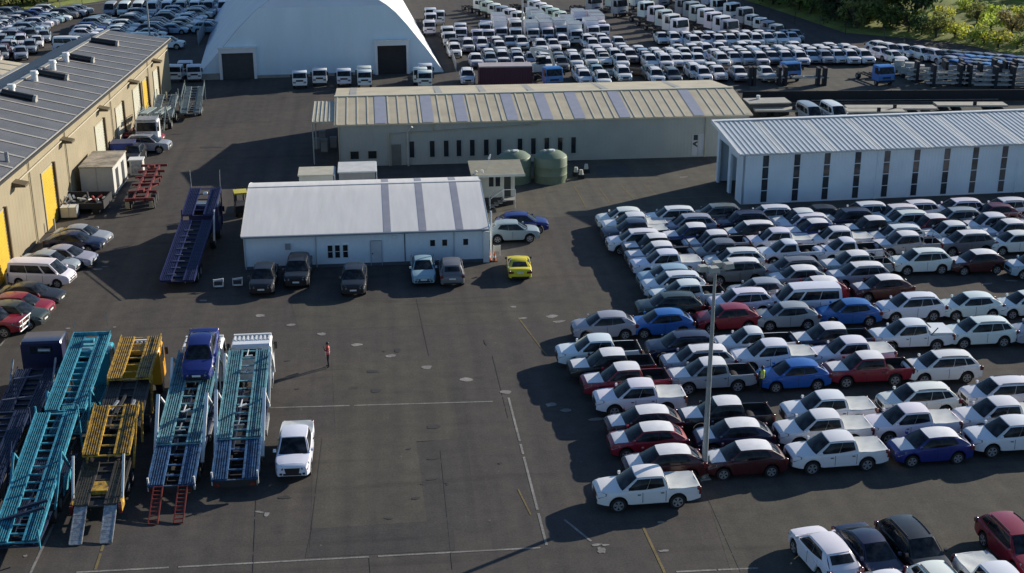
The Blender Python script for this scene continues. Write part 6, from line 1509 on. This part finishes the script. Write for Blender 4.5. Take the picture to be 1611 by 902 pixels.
for i, (px, py) in enumerate(((280, 110), (294, 104), (306, 110))):
    p = g(px, py, 1.2); put_truck((p.x, p.y, 0), -95 + 5 * i, f'white truck in shade, {ORD[i + 1]} from the left beside the warehouse end', 'trucks in shade beside the warehouse end', far=False, W=1.75, H=2.1, L=4.6)
p = g(183, 222, 1.0)
def wire_fence(pts, label, h=1.9, step=2.6, mat=None, solid=False):
    q = [g(*p) for p in pts]; t = thing('wire_fence', label, 'fence', (q[0].x, q[0].y, 0)); o0 = q[0]; po = MB(); wi = MB()
    for a, b_ in zip(q, q[1:]):
        n = max(1, int((b_ - a).length / step))
        for i in range(n + 1): p = a.lerp(b_, i / n) - o0; po.tube((p.x, p.y, 0), (p.x, p.y, h), .05, n=6)
        for z in [h * k / 5 for k in range(1, 6)]: wi.bar(a - o0 + Vector((0, 0, z)), b_ - o0 + Vector((0, 0, z)), .02)
        if solid: wi.quad(a - o0, b_ - o0, b_ - o0 + Vector((0, 0, h)), a - o0 + Vector((0, 0, h)))
    po.build('fence_post', mat or POST, t); wi.build('fence_wire', mat or POST, t)
wire_fence([(698, 50), (703, 75), (712, 95), (718, 113)], 'pale wire fence beside the right foot of the fabric hall', 1.3, 1.8, GREYST, True)
wire_fence([(1170, 20), (1250, 38), (1330, 54), (1390, 66)], 'dark wire fence with tall posts between the car lot and the trees', 1.9, 5.2, M('dark_wire', (.06, .06, .055), .7))
wire_fence([(312, 72), (326, 48)], 'grey panel fence between the warehouse end and the fabric hall', 1.8, 2.2, GREYST, True)
wire_fence([(60, 22), (130, 12), (170, 6)], 'pale fence along the trees at the top left', 1.6, 3.0, GREYST)
for i, (px, py, lb) in enumerate(((670, 45, 'white road barrier nearest the right slope of the hall'), (690, 84, 'cream barrier panel halfway down the right slope of the hall'))):
    c = g(px, py); t = thing('road_barrier', lb, 'barrier', (c.x + 1.2, c.y, 0), R(80)); MB().box(-.9, .9, -.05, .05, .1, 1.5).build('panel', BEAM, t)
    for x in (-.8, .8): MB().box(x - .06, x + .06, -.25, .25, 0, .1).build('foot', CHASSIS, t)

# ================================================================== trees beyond the yard
BARK = M('bark', (.07, .055, .04), .9, .3, 6)
def tree_mesh(name, h, r, seed, blobs, leaf, dens):
    q = random.Random(seed); tr = MB(); tr.tube((0, 0, -.5), (.1, 0, h * .35), .20, .14, n=8); v, f = [], []; cs = []
    for k in range(blobs):
        a = q.uniform(0, 6.28); rr = r * math.sqrt(q.random()) * .72; z = h * (.30 + .62 * q.random()); z_ = (z / h - .3) / .62
        c = Vector((rr * math.cos(a), rr * math.sin(a), z)); br = r * q.uniform(.28, .48) * (1.05 - .45 * z_); cs.append((c, br)); tr.tube((.08, 0, h * .32), tuple(c), .09, .02, n=5)
    for c, br in cs:
        for k in range(int(dens * br * br * 9)):
            d = Vector((q.gauss(0, 1), q.gauss(0, 1), q.gauss(0, .85))).normalized(); p = c + d * br * q.uniform(.55, 1.08) ; s_ = leaf * q.uniform(.5, 1.25)
            n_ = (d + Vector((q.uniform(-.8, .8), q.uniform(-.8, .8), q.uniform(-.3, .9)))).normalized(); x = n_.orthogonal().normalized(); x.rotate(Matrix.Rotation(q.uniform(0, 6.28), 3, n_)); y = n_.cross(x); i = len(v)
            v += [p - x * s_ - y * s_ * .3, p + x * s_ * .1 - y * s_ * .75, p + x * s_ * 1.05 + y * s_ * .15, p + x * s_ * .1 + y * s_ * .7]; f.append((i, i + 1, i + 2, i + 3))
    return tr, v, f
TREES = []
for k, (h, r, bl, lf, dn) in enumerate(((9.5, 4.2, 26, .34, 9), (7.5, 3.6, 22, .30, 10), (11, 3.6, 26, .34, 9), (4.2, 3.0, 16, .26, 5.2), (3.2, 2.6, 13, .24, 5.2))):
    tr, v, f = tree_mesh('t', h, r, 31 + k, bl, lf, dn); t = empty('tree'); tr.build('trunk', BARK, t); mk('crown', v, f, LEAF, None, None, t); TREES.append(catalog(t))
TUSED = set()
def tree(x, y, z, kind, sc, rgb, label, group, sx=1.0):
    col = tuple(c * rnd.uniform(.8, 1.2) for c in rgb)
    if kind in TUSED: t = copy_car(TREES[kind], col)
    else: t = TREES[kind][0]; TUSED.add(kind); paint_all(TREES[kind], col)
    t.name = 'tree' if kind < 3 else 'shrub'; t.location = (x, y, z); t.rotation_euler = (0, 0, rnd.uniform(0, 6.28)); t.scale = (sc * sx, sc * sx, sc)
    for k in ('label', 'category', 'group'):
        if k in t: del t[k]
    tag(t, label, 'tree' if kind < 3 else 'shrub', group)
DK, MID, LIT, OLV = (.045, .07, .026), (.09, .13, .035), (.40, .42, .06), (.16, .19, .06)  # LIT: leaf colour brightened so the foliage looks sunlit
def row(pts, n, off, kinds, rgbs, sc, nm, zz=0.0):
    q = [g(*p) for p in pts]; L = [0]
    for a, b in zip(q, q[1:]): L.append(L[-1] + (b - a).length)
    for i in range(n):
        s = L[-1] * (i + .5) / n; k = max(j for j in range(len(q) - 1) if L[j] <= s); p = q[k].lerp(q[k + 1], (s - L[k]) / (L[k + 1] - L[k])); d = (q[k + 1] - q[k]).normalized(); nn = Vector((-d.y, d.x, 0)); nn = nn if nn.y > 0 else -nn
        p = p + nn * (off + rnd.uniform(-1, 1)); kd = rnd.choice(kinds); c = rnd.choice(rgbs)
        tone = {DK: 'dark green', MID: 'mid green', LIT: 'bright yellow-green', OLV: 'olive green'}[c]
        tree(p.x, p.y, zz, kd, sc * rnd.uniform(.85, 1.2), c, f"{tone} {'tree' if kd < 3 else 'shrub'}, {ORD[i + 1]} from the left, {nm}", 'trees and shrubs beyond the yard', rnd.uniform(.95, 1.25))
EDGE = [(1158, -2), (1330, 50), (1500, 66), (1640, 92)]
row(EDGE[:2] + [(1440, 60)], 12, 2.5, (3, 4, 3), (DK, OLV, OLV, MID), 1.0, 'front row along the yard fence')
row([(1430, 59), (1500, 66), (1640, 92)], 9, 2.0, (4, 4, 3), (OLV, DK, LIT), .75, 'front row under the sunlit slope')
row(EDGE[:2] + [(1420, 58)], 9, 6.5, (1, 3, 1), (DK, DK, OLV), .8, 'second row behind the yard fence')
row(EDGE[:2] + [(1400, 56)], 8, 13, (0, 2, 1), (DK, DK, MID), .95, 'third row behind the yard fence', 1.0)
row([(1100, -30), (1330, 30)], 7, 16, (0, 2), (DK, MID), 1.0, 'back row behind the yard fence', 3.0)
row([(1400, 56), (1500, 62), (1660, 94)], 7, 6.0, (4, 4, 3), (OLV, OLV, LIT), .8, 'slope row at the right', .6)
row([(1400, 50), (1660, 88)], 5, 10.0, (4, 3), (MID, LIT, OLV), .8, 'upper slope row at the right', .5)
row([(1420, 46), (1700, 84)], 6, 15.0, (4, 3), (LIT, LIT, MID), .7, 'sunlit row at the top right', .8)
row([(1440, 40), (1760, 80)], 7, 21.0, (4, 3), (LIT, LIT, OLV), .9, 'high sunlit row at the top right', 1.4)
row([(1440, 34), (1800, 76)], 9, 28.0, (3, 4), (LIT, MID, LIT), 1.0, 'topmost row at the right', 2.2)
row([(-60, 26), (0, 18), (110, 7)], 9, 2.0, (3, 4), (DK, OLV, MID), .9, 'front row at the top left')
row([(-60, 20), (0, 12), (150, -2)], 9, 7.0, (1, 0, 3), (DK, DK, MID), .8, 'back row at the top left')
row([(-60, 12), (60, 2)], 6, 14.0, (0, 2), (DK, DK), .9, 'rear row at the top left', 1.0)
# drop prototypes that were never placed in the photograph
for o in list(COL.objects):
    if o.name == 'car' or o.name == 'truck': bpy.data.objects.remove(o)
